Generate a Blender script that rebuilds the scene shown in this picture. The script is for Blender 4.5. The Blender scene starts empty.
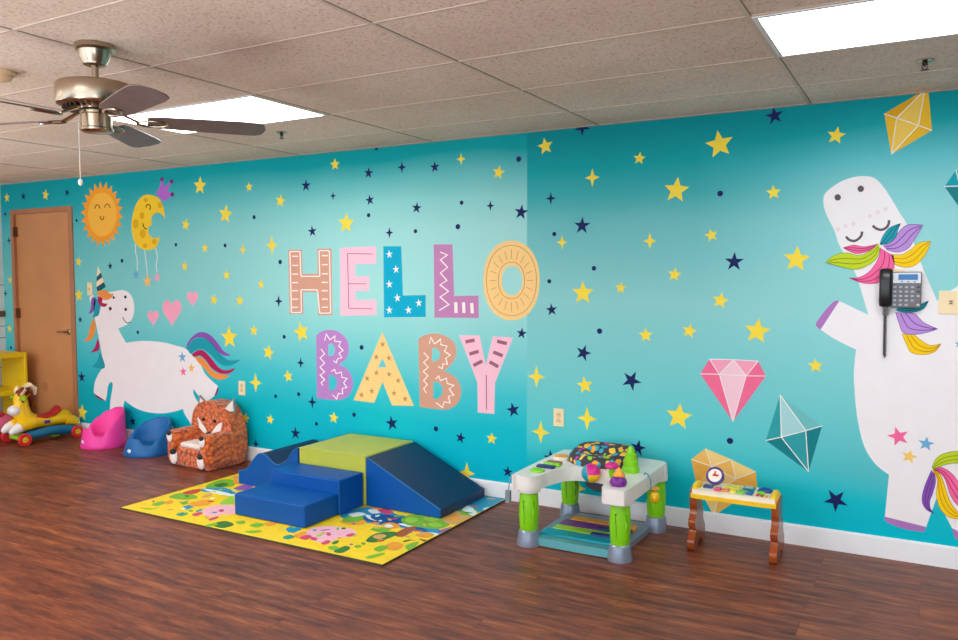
import bpy, bmesh, math, random
from math import sin, cos, pi, radians
from mathutils import Vector, Matrix
from mathutils.geometry import tessellate_polygon
random.seed(7)
SC = bpy.context.scene
COL = SC.collection

# ------------------------------------------------------------------ camera (solved from the room's own lines)
FOC, YAW, PITCH, ROLL = 795.785, 0.514359, -0.0567075, -0.00239
CAM = Vector((0, -4.70178, 1.51524))
_f = Vector((-sin(YAW)*cos(PITCH), cos(YAW)*cos(PITCH), sin(PITCH)))
_r0 = Vector((cos(YAW), sin(YAW), 0)); _u0 = _r0.cross(_f)
_r = _r0*cos(ROLL) + _u0*sin(ROLL); _u = _r.cross(_f)
cd = bpy.data.cameras.new('camera'); cam = bpy.data.objects.new('camera', cd); COL.objects.link(cam)
cd.sensor_width = 36; cd.lens = 36*FOC/958; cd.clip_end = 60
M = Matrix((_r, _u, -_f)).transposed().to_4x4(); M.translation = CAM
cam.matrix_world = M; SC.camera = cam
H = 2.44                                           # ceiling height

def ray(x, y): return _f + _r*((x-479)/FOC) - _u*((y-320)/FOC)
def on_wall(x, y):                                 # point of the back wall (metres along, height)
    d = ray(x, y); t = -CAM.y/d.y; p = CAM + d*t; return (p.x, p.z)
def on_floor(x, y, z=0.0):
    d = ray(x, y); t = (z-CAM.z)/d.z; p = CAM + d*t; return (p.x, p.y)

# ------------------------------------------------------------------ materials
def lin(c):
    c = c/255; return c/12.92 if c <= .04045 else ((c+.055)/1.055)**2.4
def rgb(*c): return (lin(c[0]), lin(c[1]), lin(c[2]), 1)
MATS = {}
def mat(name, c, rough=.5, metal=0, var=.05, vs=9., bump=0, bs=60., coat=0, spec=.5):
    if name in MATS: return MATS[name]
    m = bpy.data.materials.new(name); m.use_nodes = True; nt = m.node_tree; N = nt.nodes; L = nt.links
    b = N['Principled BSDF']; b.inputs['Roughness'].default_value = rough; b.inputs['Metallic'].default_value = metal
    b.inputs['Coat Weight'].default_value = coat; b.inputs['Specular IOR Level'].default_value = spec
    tc = N.new('ShaderNodeTexCoord')
    no = N.new('ShaderNodeTexNoise'); no.inputs['Scale'].default_value = vs; no.inputs['Detail'].default_value = 3
    L.new(tc.outputs['Object'], no.inputs['Vector'])
    mr = N.new('ShaderNodeMapRange'); mr.inputs[1].default_value = .3; mr.inputs[2].default_value = .7
    mr.inputs[3].default_value = 1-var; mr.inputs[4].default_value = 1+var*.6
    L.new(no.outputs[0], mr.inputs[0])
    mx = N.new('ShaderNodeMix'); mx.data_type = 'RGBA'; mx.blend_type = 'MULTIPLY'; mx.inputs[0].default_value = 1
    mx.inputs[6].default_value = rgb(*c); L.new(mr.outputs[0], mx.inputs[7]); L.new(mx.outputs[2], b.inputs['Base Color'])
    if bump:
        n2 = N.new('ShaderNodeTexNoise'); n2.inputs['Scale'].default_value = bs; L.new(tc.outputs['Object'], n2.inputs['Vector'])
        bp = N.new('ShaderNodeBump'); bp.inputs['Strength'].default_value = bump; bp.inputs['Distance'].default_value = .01
        L.new(n2.outputs[0], bp.inputs['Height']); L.new(bp.outputs[0], b.inputs['Normal'])
    MATS[name] = m; return m

def node_mat(name):
    m = bpy.data.materials.new(name); m.use_nodes = True
    return m, m.node_tree.nodes, m.node_tree.links, m.node_tree.nodes['Principled BSDF']
def ramp(N, stops):
    r = N.new('ShaderNodeValToRGB'); e = r.color_ramp.elements
    while len(e) > 1: e.remove(e[0])
    e[0].position = stops[0][0]; e[0].color = rgb(*stops[0][1])
    for p, c in stops[1:]: k = e.new(p); k.color = rgb(*c)
    return r

def wall_material():
    m, N, L, b = node_mat('teal_wall_paper'); b.inputs['Roughness'].default_value = .42; b.inputs['Specular IOR Level'].default_value = .1
    g = N.new('ShaderNodeNewGeometry'); s = N.new('ShaderNodeSeparateXYZ'); L.new(g.outputs['Position'], s.inputs[0])
    no = N.new('ShaderNodeTexNoise'); no.inputs['Scale'].default_value = .9; no.inputs['Detail'].default_value = 2; L.new(g.outputs['Position'], no.inputs['Vector'])
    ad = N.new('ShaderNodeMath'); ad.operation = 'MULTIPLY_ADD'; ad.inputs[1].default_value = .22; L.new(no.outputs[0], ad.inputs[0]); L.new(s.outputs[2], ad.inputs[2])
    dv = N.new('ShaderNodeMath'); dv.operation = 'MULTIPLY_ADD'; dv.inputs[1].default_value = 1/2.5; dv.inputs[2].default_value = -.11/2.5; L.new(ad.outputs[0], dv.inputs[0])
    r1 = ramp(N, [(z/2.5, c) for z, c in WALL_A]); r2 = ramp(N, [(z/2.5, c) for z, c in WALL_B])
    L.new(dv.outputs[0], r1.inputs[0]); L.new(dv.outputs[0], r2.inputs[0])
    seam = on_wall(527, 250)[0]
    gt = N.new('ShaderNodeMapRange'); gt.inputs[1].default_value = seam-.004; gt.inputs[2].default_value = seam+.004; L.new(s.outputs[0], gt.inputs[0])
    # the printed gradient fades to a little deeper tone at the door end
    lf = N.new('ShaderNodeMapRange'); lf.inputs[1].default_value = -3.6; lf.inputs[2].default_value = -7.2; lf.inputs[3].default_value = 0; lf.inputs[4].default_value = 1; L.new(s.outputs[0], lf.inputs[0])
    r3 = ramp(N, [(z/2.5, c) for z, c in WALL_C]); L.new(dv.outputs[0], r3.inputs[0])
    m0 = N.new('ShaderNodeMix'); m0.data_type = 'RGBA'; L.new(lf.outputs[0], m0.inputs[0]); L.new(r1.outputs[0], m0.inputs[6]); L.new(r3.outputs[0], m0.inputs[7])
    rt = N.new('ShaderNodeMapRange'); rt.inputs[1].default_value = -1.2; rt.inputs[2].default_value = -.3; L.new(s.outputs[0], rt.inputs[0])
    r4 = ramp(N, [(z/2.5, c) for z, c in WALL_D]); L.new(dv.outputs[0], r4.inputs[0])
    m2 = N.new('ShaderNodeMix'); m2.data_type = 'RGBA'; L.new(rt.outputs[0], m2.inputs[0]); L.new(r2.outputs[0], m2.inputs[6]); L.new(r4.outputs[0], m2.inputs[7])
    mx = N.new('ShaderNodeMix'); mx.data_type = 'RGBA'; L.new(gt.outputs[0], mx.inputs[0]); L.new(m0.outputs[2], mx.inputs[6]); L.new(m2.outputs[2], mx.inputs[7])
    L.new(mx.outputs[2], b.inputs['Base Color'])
    return m
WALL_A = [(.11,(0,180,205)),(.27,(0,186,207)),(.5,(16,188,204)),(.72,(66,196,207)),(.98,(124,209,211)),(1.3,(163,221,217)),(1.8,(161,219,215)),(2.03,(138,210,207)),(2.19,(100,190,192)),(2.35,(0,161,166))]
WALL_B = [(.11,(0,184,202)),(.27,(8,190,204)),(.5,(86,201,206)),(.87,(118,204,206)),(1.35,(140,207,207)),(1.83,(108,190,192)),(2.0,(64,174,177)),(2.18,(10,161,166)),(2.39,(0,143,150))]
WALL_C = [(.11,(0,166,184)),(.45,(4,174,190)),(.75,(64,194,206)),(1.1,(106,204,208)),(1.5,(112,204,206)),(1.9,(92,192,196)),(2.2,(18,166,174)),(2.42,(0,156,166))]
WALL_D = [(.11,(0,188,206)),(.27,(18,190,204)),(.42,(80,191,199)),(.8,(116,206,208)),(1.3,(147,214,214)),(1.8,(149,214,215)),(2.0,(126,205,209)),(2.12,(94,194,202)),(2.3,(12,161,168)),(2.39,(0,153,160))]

def floor_material():
    m, N, L, b = node_mat('wood_planks')
    g = N.new('ShaderNodeNewGeometry')
    br = N.new('ShaderNodeTexBrick'); br.offset = .37; br.inputs['Scale'].default_value = 1
    br.inputs['Brick Width'].default_value = 1.22; br.inputs['Row Height'].default_value = .152; br.inputs['Mortar Size'].default_value = .0012
    br.inputs['Color1'].default_value = (.15,.15,.15,1); br.inputs['Color2'].default_value = (.85,.85,.85,1); br.inputs['Mortar'].default_value = (.3,.3,.3,1)
    L.new(g.outputs['Position'], br.inputs['Vector'])
    def noise(sx, sy, sc, det, off):
        mp = N.new('ShaderNodeMapping'); mp.inputs['Scale'].default_value = (sx, sy, 1)
        ad = N.new('ShaderNodeVectorMath'); ad.operation = 'MULTIPLY_ADD'; ad.inputs[1].default_value = (off, off*.6, 0)
        L.new(br.outputs['Color'], ad.inputs[0]); L.new(g.outputs['Position'], ad.inputs[2]); L.new(ad.outputs[0], mp.inputs[0])
        n = N.new('ShaderNodeTexNoise'); n.inputs['Scale'].default_value = sc; n.inputs['Detail'].default_value = det; n.inputs['Roughness'].default_value = .62
        L.new(mp.outputs[0], n.inputs['Vector']); return n
    n1 = noise(1.9, 13, 1.5, 9, 3.1); n2 = noise(5, 40, 2.4, 5, 1.7)
    r1 = ramp(N, [(.24,(66,36,34)),(.38,(96,50,40)),(.5,(122,63,45)),(.62,(148,80,51)),(.78,(180,108,66))])
    mi = N.new('ShaderNodeMath'); mi.operation = 'MULTIPLY_ADD'; mi.inputs[1].default_value = .34; mi.inputs[2].default_value = -.17; L.new(n2.outputs[0], mi.inputs[0])
    a2 = N.new('ShaderNodeMath'); a2.operation = 'ADD'; L.new(n1.outputs[0], a2.inputs[0]); L.new(mi.outputs[0], a2.inputs[1])
    s = N.new('ShaderNodeSeparateColor'); L.new(br.outputs['Color'], s.inputs[0])
    a3 = N.new('ShaderNodeMath'); a3.operation = 'MULTIPLY_ADD'; a3.inputs[1].default_value = .10; L.new(s.outputs[0], a3.inputs[0])
    a4 = N.new('ShaderNodeMath'); a4.operation = 'ADD'; a4.inputs[1].default_value = -.05; L.new(a2.outputs[0], a4.inputs[0]); L.new(a4.outputs[0], a3.inputs[2])
    L.new(a3.outputs[0], r1.inputs[0])
    mx = N.new('ShaderNodeMix'); mx.data_type = 'RGBA'; mx.blend_type = 'MULTIPLY'; L.new(br.outputs['Fac'], mx.inputs[0]); L.new(r1.outputs[0], mx.inputs[6]); mx.inputs[7].default_value = (.6,.55,.55,1)
    L.new(mx.outputs[2], b.inputs['Base Color'])
    b.inputs['Roughness'].default_value = .4; b.inputs['Specular IOR Level'].default_value = .32
    bp = N.new('ShaderNodeBump'); bp.inputs['Strength'].default_value = .12; bp.inputs['Distance'].default_value = .003; L.new(n2.outputs[0], bp.inputs['Height']); L.new(bp.outputs[0], b.inputs['Normal'])
    return m

def ceiling_material():
    m, N, L, b = node_mat('ceiling_tile'); b.inputs['Roughness'].default_value = .95
    g = N.new('ShaderNodeNewGeometry')
    n1 = N.new('ShaderNodeTexNoise'); n1.inputs['Scale'].default_value = 85; n1.inputs['Detail'].default_value = 3; L.new(g.outputs['Position'], n1.inputs['Vector'])
    n2 = N.new('ShaderNodeTexNoise'); n2.inputs['Scale'].default_value = 1.3; L.new(g.outputs['Position'], n2.inputs['Vector'])
    r = ramp(N, [(.30,(190,168,150)),(.42,(226,206,190)),(.6,(234,215,200)),(.75,(240,223,209))]); L.new(n1.outputs[0], r.inputs[0])
    r2 = ramp(N, [(.3,(240,232,226)),(.7,(255,252,250))]); L.new(n2.outputs[0], r2.inputs[0])
    mx = N.new('ShaderNodeMix'); mx.data_type = 'RGBA'; mx.blend_type = 'MULTIPLY'; mx.inputs[0].default_value = 1; L.new(r.outputs[0], mx.inputs[6]); L.new(r2.outputs[0], mx.inputs[7])
    L.new(mx.outputs[2], b.inputs['Base Color'])
    bp = N.new('ShaderNodeBump'); bp.inputs['Strength'].default_value = .35; bp.inputs['Distance'].default_value = .004; L.new(n1.outputs[0], bp.inputs['Height']); L.new(bp.outputs[0], b.inputs['Normal'])
    return m

def plush_material(name, stops, sc=26):
    m, N, L, b = node_mat(name); b.inputs['Roughness'].default_value = .95; b.inputs['Sheen Weight'].default_value = .4
    tc = N.new('ShaderNodeTexCoord')
    v = N.new('ShaderNodeTexVoronoi'); v.inputs['Scale'].default_value = sc; L.new(tc.outputs['Object'], v.inputs['Vector'])
    r = ramp(N, stops); L.new(v.outputs['Distance'], r.inputs[0]); L.new(r.outputs[0], b.inputs['Base Color'])
    mt = N.new('ShaderNodeMath'); mt.operation = 'POWER'; mt.inputs[1].default_value = 1.5; L.new(v.outputs['Distance'], mt.inputs[0])
    bp = N.new('ShaderNodeBump'); bp.inputs['Strength'].default_value = .9; bp.inputs['Distance'].default_value = .02; L.new(mt.outputs[0], bp.inputs['Height']); L.new(bp.outputs[0], b.inputs['Normal'])
    return m

def print_material():                               # black fabric with bright doodles
    m, N, L, b = node_mat('doodle_fabric'); b.inputs['Roughness'].default_value = .8
    tc = N.new('ShaderNodeTexCoord')
    no = N.new('ShaderNodeTexNoise'); no.inputs['Scale'].default_value = 12; L.new(tc.outputs['Object'], no.inputs['Vector'])
    ad = N.new('ShaderNodeVectorMath'); ad.operation = 'MULTIPLY_ADD'; ad.inputs[1].default_value = (.06,.06,.06); L.new(no.outputs['Color'], ad.inputs[0]); L.new(tc.outputs['Object'], ad.inputs[2])
    v = N.new('ShaderNodeTexVoronoi'); v.inputs['Scale'].default_value = 24; L.new(ad.outputs[0], v.inputs['Vector'])
    s = N.new('ShaderNodeSeparateColor'); L.new(v.outputs['Color'], s.inputs[0])
    cr = ramp(N, [(0,(250,170,50)),(.2,(150,215,50)),(.4,(40,170,200)),(.6,(200,60,170)),(.8,(245,200,70))]); cr.color_ramp.interpolation = 'CONSTANT'; L.new(s.outputs[0], cr.inputs[0])
    gt = N.new('ShaderNodeMath'); gt.operation = 'LESS_THAN'; gt.inputs[1].default_value = .46; L.new(v.outputs['Distance'], gt.inputs[0])
    mx = N.new('ShaderNodeMix'); mx.data_type = 'RGBA'; L.new(gt.outputs[0], mx.inputs[0]); mx.inputs[6].default_value = rgb(62,58,66); L.new(cr.outputs[0], mx.inputs[7])
    L.new(mx.outputs[2], b.inputs['Base Color']); return m

def emit_material(name, c, strength):
    m, N, L, b = node_mat(name); b.inputs['Base Color'].default_value = rgb(240,240,240)
    b.inputs['Emission Color'].default_value = rgb(*c); b.inputs['Emission Strength'].default_value = strength; return m

# ------------------------------------------------------------------ mesh builder
class B:
    def __init__(s): s.v = []; s.f = []; s.fm = []; s.mats = []
    def mi(s, m):
        if m not in s.mats: s.mats.append(m)
        return s.mats.index(m)
    def add(s, vs, fs, m, T=None):
        o = len(s.v); k = s.mi(m)
        s.v += [tuple((T @ Vector(p)) if T else p) for p in vs]
        for f in fs: s.f.append([o+i for i in f]); s.fm.append(k)
        return s
    def box(s, lo, hi, m, T=None):
        x0,y0,z0 = lo; x1,y1,z1 = hi
        v = [(x0,y0,z0),(x1,y0,z0),(x1,y1,z0),(x0,y1,z0),(x0,y0,z1),(x1,y0,z1),(x1,y1,z1),(x0,y1,z1)]
        return s.add(v, [(0,3,2,1),(4,5,6,7),(0,1,5,4),(1,2,6,5),(2,3,7,6),(3,0,4,7)], m, T)
    def loft(s, rings, m, T=None, caps=True, closed=True):
        n = len(rings[0]); v = [p for r in rings for p in r]; f = []
        for i in range(len(rings)-1):
            for j in range(n if closed else n-1):
                k = (j+1) % n
                f.append((i*n+j, i*n+k, (i+1)*n+k, (i+1)*n+j))
        if caps: f.append(tuple(reversed(range(n)))); f.append(tuple(range((len(rings)-1)*n, len(rings)*n)))
        return s.add(v, f, m, T)
    def lathe(s, prof, m, n=28, T=None):
        return s.loft([[(max(r,1e-4)*cos(2*pi*j/n), max(r,1e-4)*sin(2*pi*j/n), z) for j in range(n)] for r, z in prof], m, T)
    def ell(s, c, r, m, n=20, k=12, T=None):
        rings = []
        for i in range(k+1):
            a = -pi/2 + pi*i/k; q = max(cos(a), .01)
            rings.append([(c[0]+r[0]*q*cos(2*pi*j/n), c[1]+r[1]*q*sin(2*pi*j/n), c[2]+r[2]*sin(a)) for j in range(n)])
        return s.loft(rings, m, T)
    def tube(s, pts, r, m, n=10, T=None, sq=None):
        P = [Vector(p) for p in pts]; rings = []; up = Vector((0,0,1)); R = r if isinstance(r, (list,tuple)) else [r]*len(P)
        for i, p in enumerate(P):
            d = (P[min(i+1,len(P)-1)]-P[max(i-1,0)]).normalized()
            a = d.cross(up)
            if a.length < .05: a = d.cross(Vector((0,1,0)))
            a.normalize(); b = d.cross(a); w = R[i] if isinstance(R[i], (list,tuple)) else (R[i], R[i])
            rings.append([tuple(p + a*(w[0]*cos(2*pi*j/n)) - b*(w[1]*sin(2*pi*j/n))) for j in range(n)])
        return s.loft(rings, m, T)
    def prism(s, poly, z0, z1, m, holes=(), T=None):   # poly in (x, y), extruded from z0 to z1
        loops = [list(poly)] + [list(h) for h in holes]
        tri = tessellate_polygon([[Vector((p[0], p[1], 0)) for p in l] for l in loops])
        flat = [p for l in loops for p in l]; n = len(flat)
        v = [(p[0], p[1], z0) for p in flat] + [(p[0], p[1], z1) for p in flat]; f = []
        for a, b, c in tri:
            A, Bq, C = (Vector(flat[i][:2]) for i in (a, b, c))
            if (Bq-A).cross(C-A) < 0: a, b = b, a
            f.append((a+n, b+n, c+n)); f.append((c, b, a))
        o = 0
        for li, l in enumerate(loops):
            ar = sum(l[i][0]*l[(i+1)%len(l)][1]-l[(i+1)%len(l)][0]*l[i][1] for i in range(len(l)))
            fl = (ar < 0) != (li > 0)
            for i in range(len(l)):
                j = (i+1) % len(l); q = (o+i, o+j, o+j+n, o+i+n); f.append(tuple(reversed(q)) if fl else q)
            o += len(l)
        return s.add(v, f, m, T)
    def build(s, name, parent=None, off=None, bevel=0, seg=3, smooth=35, label=None, sub=0):
        me = bpy.data.meshes.new(name)
        o = Vector(off) if off else Vector((0,0,0))
        me.from_pydata([tuple(Vector(p)-o) for p in s.v], [], s.f)
        for m in s.mats: me.materials.append(m)
        me.polygons.foreach_set('material_index', s.fm); me.update()
        bm = bmesh.new(); bm.from_mesh(me); bmesh.ops.recalc_face_normals(bm, faces=bm.faces); bm.to_mesh(me); bm.free()
        if smooth:
            me.polygons.foreach_set('use_smooth', [True]*len(me.polygons)); me.set_sharp_from_angle(angle=radians(smooth))
        ob = bpy.data.objects.new(name, me); COL.objects.link(ob)
        if parent: ob.parent = parent
        if bevel:
            b = ob.modifiers.new('edge', 'BEVEL'); b.width = bevel; b.segments = seg; b.limit_method = 'ANGLE'; b.angle_limit = radians(32)
        if sub:
            u = ob.modifiers.new('soft', 'SUBSURF'); u.levels = sub; u.render_levels = sub
        if label: ob['label'] = label
        return ob

def thing(name, label, cat, loc=(0,0,0), rz=0, group=None):
    o = bpy.data.objects.new(name, None); COL.objects.link(o); o.location = loc; o.rotation_euler = (0,0,rz); o.empty_display_size = .1
    o['label'] = label; o['category'] = cat
    if group: o['group'] = group
    return o
def struct(o): o['kind'] = 'structure'; return o
def T_(x=0, y=0, z=0, rx=0, ry=0, rz=0):
    return Matrix.Translation((x,y,z)) @ Matrix.Rotation(rz,4,'Z') @ Matrix.Rotation(ry,4,'Y') @ Matrix.Rotation(rx,4,'X')
XZ = Matrix(((1,0,0,0),(0,0,-1,0),(0,1,0,0),(0,0,0,1)))      # (x, y, z) -> (x, -z, y): a prism drawn in x,height with thickness towards -y

# ------------------------------------------------------------------ common materials
WHITE = mat('white_paint', (238,236,238), .45, var=.02)
BROWN = mat('brown_door_paint', (204,142,90), .5, var=.08, vs=3)
BROWND = mat('brown_frame_paint', (178,118,82), .5, var=.06, vs=3)
NICKEL = mat('brushed_nickel', (176,160,140), .26, 1, var=.12, vs=3)
DARKMETAL = mat('dark_metal', (60,52,46), .4, .8)
IVORY = mat('ivory_plastic', (246,222,176), .4, var=.03)
BLACKP = mat('black_plastic', (30,30,32), .3)

# ------------------------------------------------------------------ room shell
XL, XR, YF = -8.24, 3.4, -6.6
b = B(); b.box((XL,YF,-.08),(XR,.12,0), floor_material()); struct(b.build('floor', smooth=0))
DX0, DX1, DZ = -8.035, -7.115, 2.145                      # door opening
b = B()
poly = [(XL,0),(DX0,0),(DX0,DZ),(DX1,DZ),(DX1,0),(XR,0),(XR,H),(XL,H)]
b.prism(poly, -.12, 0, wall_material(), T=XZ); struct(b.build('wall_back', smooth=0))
b = B(); b.box((XL-.12,YF,0),(XL,.12,H), mat('left_wall_paint', (232,230,230), .6, var=.03))
for z in (1.42,1.0,.88,.58,.3): b.box((XL,YF,z),(XL+.004,-.001,z+.008), mat('wall_groove', (150,140,135), .6))
struct(b.build('wall_left', smooth=0))
b = B(); b.box((XR,YF,0),(XR+.12,.12,H), mat('right_wall_paint', (70,120,124), .6, var=.03)); struct(b.build('wall_right', smooth=0))  # unseen wall, closes off side light; dark tone cuts its bounce
b = B(); b.box((XL,YF,1.1),(XL+.02,-.001,1.16), mat('rail_wood', (112,72,48), .5)); struct(b.build('trim_1', bevel=.004))
b = B(); b.box((XL,YF,H),(XR,.12,H+.08), ceiling_material()); struct(b.build('ceiling', smooth=0))
# the suspended grid: main runners and cross tees, flush with the tiles
b = B(); GR = mat('ceiling_grid_paint', (206,186,170), .85, var=.05); GAP = mat('grid_gap', (140,124,110), .9)
xs = [-.59+1.22*k for k in range(-6,5)]; ys = [-1.075-.61*k for k in range(-1,12)]
for x in xs:
    b.box((x-.009,YF,H-.003),(x+.009,0,H), GR); b.box((x+.0095,YF,H-.0012),(x+.0125,0,H-.0002), GAP)
for y in ys:
    b.box((XL,y-.008,H-.0026),(XR,y+.008,H), GR); b.box((XL,y+.0085,H-.0012),(XR,y+.0105,H-.0002), GAP)
struct(b.build('ceiling_grid', smooth=0))
b = B(); b.box((XL,-.012,H-.003),(XR,0,H), GR); b.box((XL,-.0012,H-.006),(XR,0,H-.003), GAP); struct(b.build('trim_2', smooth=0))
# baseboards
BH = .114
def base_profile(x0, x1): 
    v = [(0,0),(0,BH),(-.008,BH),(-.0135,BH-.008),(-.015,BH-.02),(-.015,0)]
    return [[(x, y, z) for y, z in v] for x in (x0, x1)]
b = B(); b.loft(base_profile(-7.066, XR), WHITE); b.loft(base_profile(XL, -8.066), WHITE); struct(b.build('baseboard_back', smooth=20))
b = B(); b.box((XL,YF,0),(XL+.014,-.016,BH), WHITE); struct(b.build('baseboard_left', bevel=.004))

# door
b = B(); b.box((DX0+.004,.02,.008),(DX1-.004,.062,DZ-.006), BROWN)
b.lathe([(.05,0),(.05,.0012)], mat('door_scuff', (190,130,82), .6), 24, T_(-7.62,.02,.42, rx=pi/2))
door = struct(b.build('door_1', bevel=.002, label='brown flush door with a lever handle'))
b = B()
for lo, hi in (((-8.066,-.014,0),(-8.02,.07,2.176)), ((-7.130,-.014,0),(-7.067,.07,2.176)), ((-8.02,-.014,2.13),(-7.130,.07,2.176))): b.box(lo, hi, BROWND)
b.build('door_frame', door, bevel=.004)
b = B(); hx, hz = on_wall(67,332)
b.lathe([(.03,0),(.03,.006),(.024,.01),(.011,.012),(.011,.045)], NICKEL, 20, T_(hx,.02,hz, rx=pi/2))
b.tube([(hx,-.03,hz),(hx-.03,-.033,hz+.002),(hx-.075,-.033,hz),(hx-.115,-.03,hz-.004)], [.011,.011,.009,.007], NICKEL); b.build('door_handle', door, label='nickel lever handle')
for py in (232, 313, 393):
    z = on_wall(13.5, py)[1]; b = B(); b.box((-8.03,-.0,z-.05),(-7.995,.021,z+.05), mat('hinge_brown', (120,80,52), .4, .5)); b.tube([(-8.022,-.012,z-.05),(-8.022,-.012,z+.05)], .008, mat('hinge_brown',(0,0,0))); b.build('hinge', door)

# ------------------------------------------------------------------ mural
MO = (-3.5, 0, 0)
mural = thing('wall_mural', 'painted mural of white unicorns, HELLO BABY letters, gems and stars across the teal wall', 'mural', MO)
LT = .0007
def C(ox, oy, k, s):
    out = []
    for w in s.split():
        c = w.endswith('!'); x, y = w.rstrip('!').split(','); out.append((ox+float(x)/k, oy+float(y)/k, c))
    return out
def P(s): return C(0,0,1,s)
def curve(pts, closed=True, n=6):
    N = len(pts); out = []
    for i in range(N if closed else N-1):
        p1, p2 = pts[i], pts[(i+1)%N]
        p0 = pts[i-1] if (closed or i > 0) else p1
        p3 = pts[(i+2)%N] if (closed or i+2 < N) else p2
        if p1[2]: p0 = p1
        if p2[2]: p3 = p2
        m = n if not (p1[2] and p2[2]) else 1
        for j in range(m):
            t = j/m; q = []
            for a in (0,1):
                q.append(.5*(2*p1[a] + (p2[a]-p0[a])*t + (2*p0[a]-5*p1[a]+4*p2[a]-p3[a])*t*t + (-p0[a]+3*p1[a]-3*p2[a]+p3[a])*t**3))
            out.append(tuple(q))
    if not closed: out.append((pts[-1][0], pts[-1][1]))
    return out
def sharp(pts): return [(p[0], p[1]) for p in pts]
def clip(poly, zmax=H-.004, zmin=BH+.001):
    for lim, sg in ((zmax, 1), (zmin, -1)):
        out = []
        for i in range(len(poly)):
            a, c = poly[i-1], poly[i]; ia, ic = sg*a[1] <= sg*lim, sg*c[1] <= sg*lim
            if ia != ic: t = (lim-a[1])/(c[1]-a[1]); out.append((a[0]+(c[0]-a[0])*t, lim))
            if ic: out.append(c)
        poly = out
    return poly
def put(b, poly, m, layer=1, holes=()):            # poly traced in the photograph, set on the wall
    w = clip([on_wall(*p[:2]) for p in poly])
    if len(w) > 2: b.prism(w, (layer-1)*LT, layer*LT, m, [[on_wall(*p[:2]) for p in h] for h in holes], T=XZ)
    return b
def art(name, polys, parent=None, label=None):
    b = B()
    for q in polys: put(b, *q)
    return b.build(name, parent or mural, off=MO if not parent or parent is mural else None, smooth=0, label=label) if False else b.build(name, parent or mural, off=MO, smooth=0, label=label)
def line(pts, w):                                  # a stroke of width w along points
    L_, R_ = [], []
    for i in range(len(pts)):
        a, c = pts[max(i-1,0)], pts[min(i+1,len(pts)-1)]
        dx, dy = c[0]-a[0], c[1]-a[1]; d = math.hypot(dx,dy) or 1; nx, ny = -dy/d*w/2, dx/d*w/2
        if 0 < i < len(pts)-1:
            p0, p1 = pts[i-1], pts[i+1]; q = pts[i]
            u = Vector((q[0]-p0[0], q[1]-p0[1])).normalized(); v = Vector((p1[0]-q[0], p1[1]-q[1])).normalized()
            k = min(2.2, 1/max(.3, math.sqrt(max(0,(1+u.dot(v))/2)))); nx *= k; ny *= k
        L_.append((pts[i][0]+nx, pts[i][1]+ny)); R_.append((pts[i][0]-nx, pts[i][1]-ny))
    return L_ + R_[::-1]
def oval(cx, cy, rx, ry, n=24, e=2.): 
    return [(cx+rx*math.copysign(abs(cos(2*pi*i/n))**(2/e), cos(2*pi*i/n)), cy+ry*math.copysign(abs(sin(2*pi*i/n))**(2/e), sin(2*pi*i/n))) for i in range(n)]
def star(cx, cy, h, n=5, rot=0, inner=.43):        # h: height in the photograph; the star is regular on the wall
    x, z = on_wall(cx, cy); r = (on_wall(cx, cy-h/2)[1]-on_wall(cx, cy+h/2)[1])/2*(1.06 if n == 5 else 1)
    return [(x+r*(1 if i%2==0 else inner)*(1 if n==5 else .86 if i in (2,6) else 1)*cos(pi/2+rot+pi*i/n), z+r*(1 if i%2==0 else inner)*sin(pi/2+rot+pi*i/n)) for i in range(2*n)]
def put_w(b, poly, m, layer=1):
    w = clip(poly)
    if len(w) > 2: b.prism(w, (layer-1)*LT, layer*LT, m, T=XZ)
    return b
def a_(n, *c, r=.5): return mat(n, c, r, var=.02, spec=.12)
YEL = a_('mural_yellow',250,222,70); YELE = a_('mural_yellow_edge',252,238,150); NAVY = a_('mural_navy',24,34,92); PINK = a_('mural_pink',250,170,196); UWH = a_('mural_white',243,238,240)
TEAL = a_('mural_teal',28,158,176); TEALD = a_('mural_teal_dark',20,96,112); PUR = a_('mural_purple',140,84,178); MAR = a_('mural_maroon',178,30,92); ORA = a_('mural_orange',240,150,72)
LIME = a_('mural_lime',196,214,40); LIMED = a_('mural_lime_dark',130,150,30); HOT = a_('mural_hot_pink',246,106,160); HOTD = a_('mural_hot_pink_dark',170,40,100); LIL = a_('mural_lilac',190,146,216); LILD = a_('mural_lilac_dark',92,50,140)
GOLD = a_('mural_gold',250,206,20); GOLDD = a_('mural_gold_dark',196,140,10); GREY = a_('mural_grey',98,86,92); HOOF = a_('mural_hoof',178,120,190); CREAM = a_('mural_cream',250,226,190); BLUE = a_('mural_sky',112,176,216); BLUSH = a_('mural_blush',240,220,226)
TAN = a_('letter_tan',216,160,136); LPINK = a_('letter_pink',252,196,214); LCYAN = a_('letter_cyan',0,172,206); LMAU = a_('letter_mauve',196,132,182); LPEA = a_('letter_peach',253,210,138); LPUR = a_('letter_purple',190,134,204); LROSE = a_('letter_rose_brown',160,98,120); LINE = a_('letter_white',254,240,236); LBR = a_('letter_brown_star',196,140,84)

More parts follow.
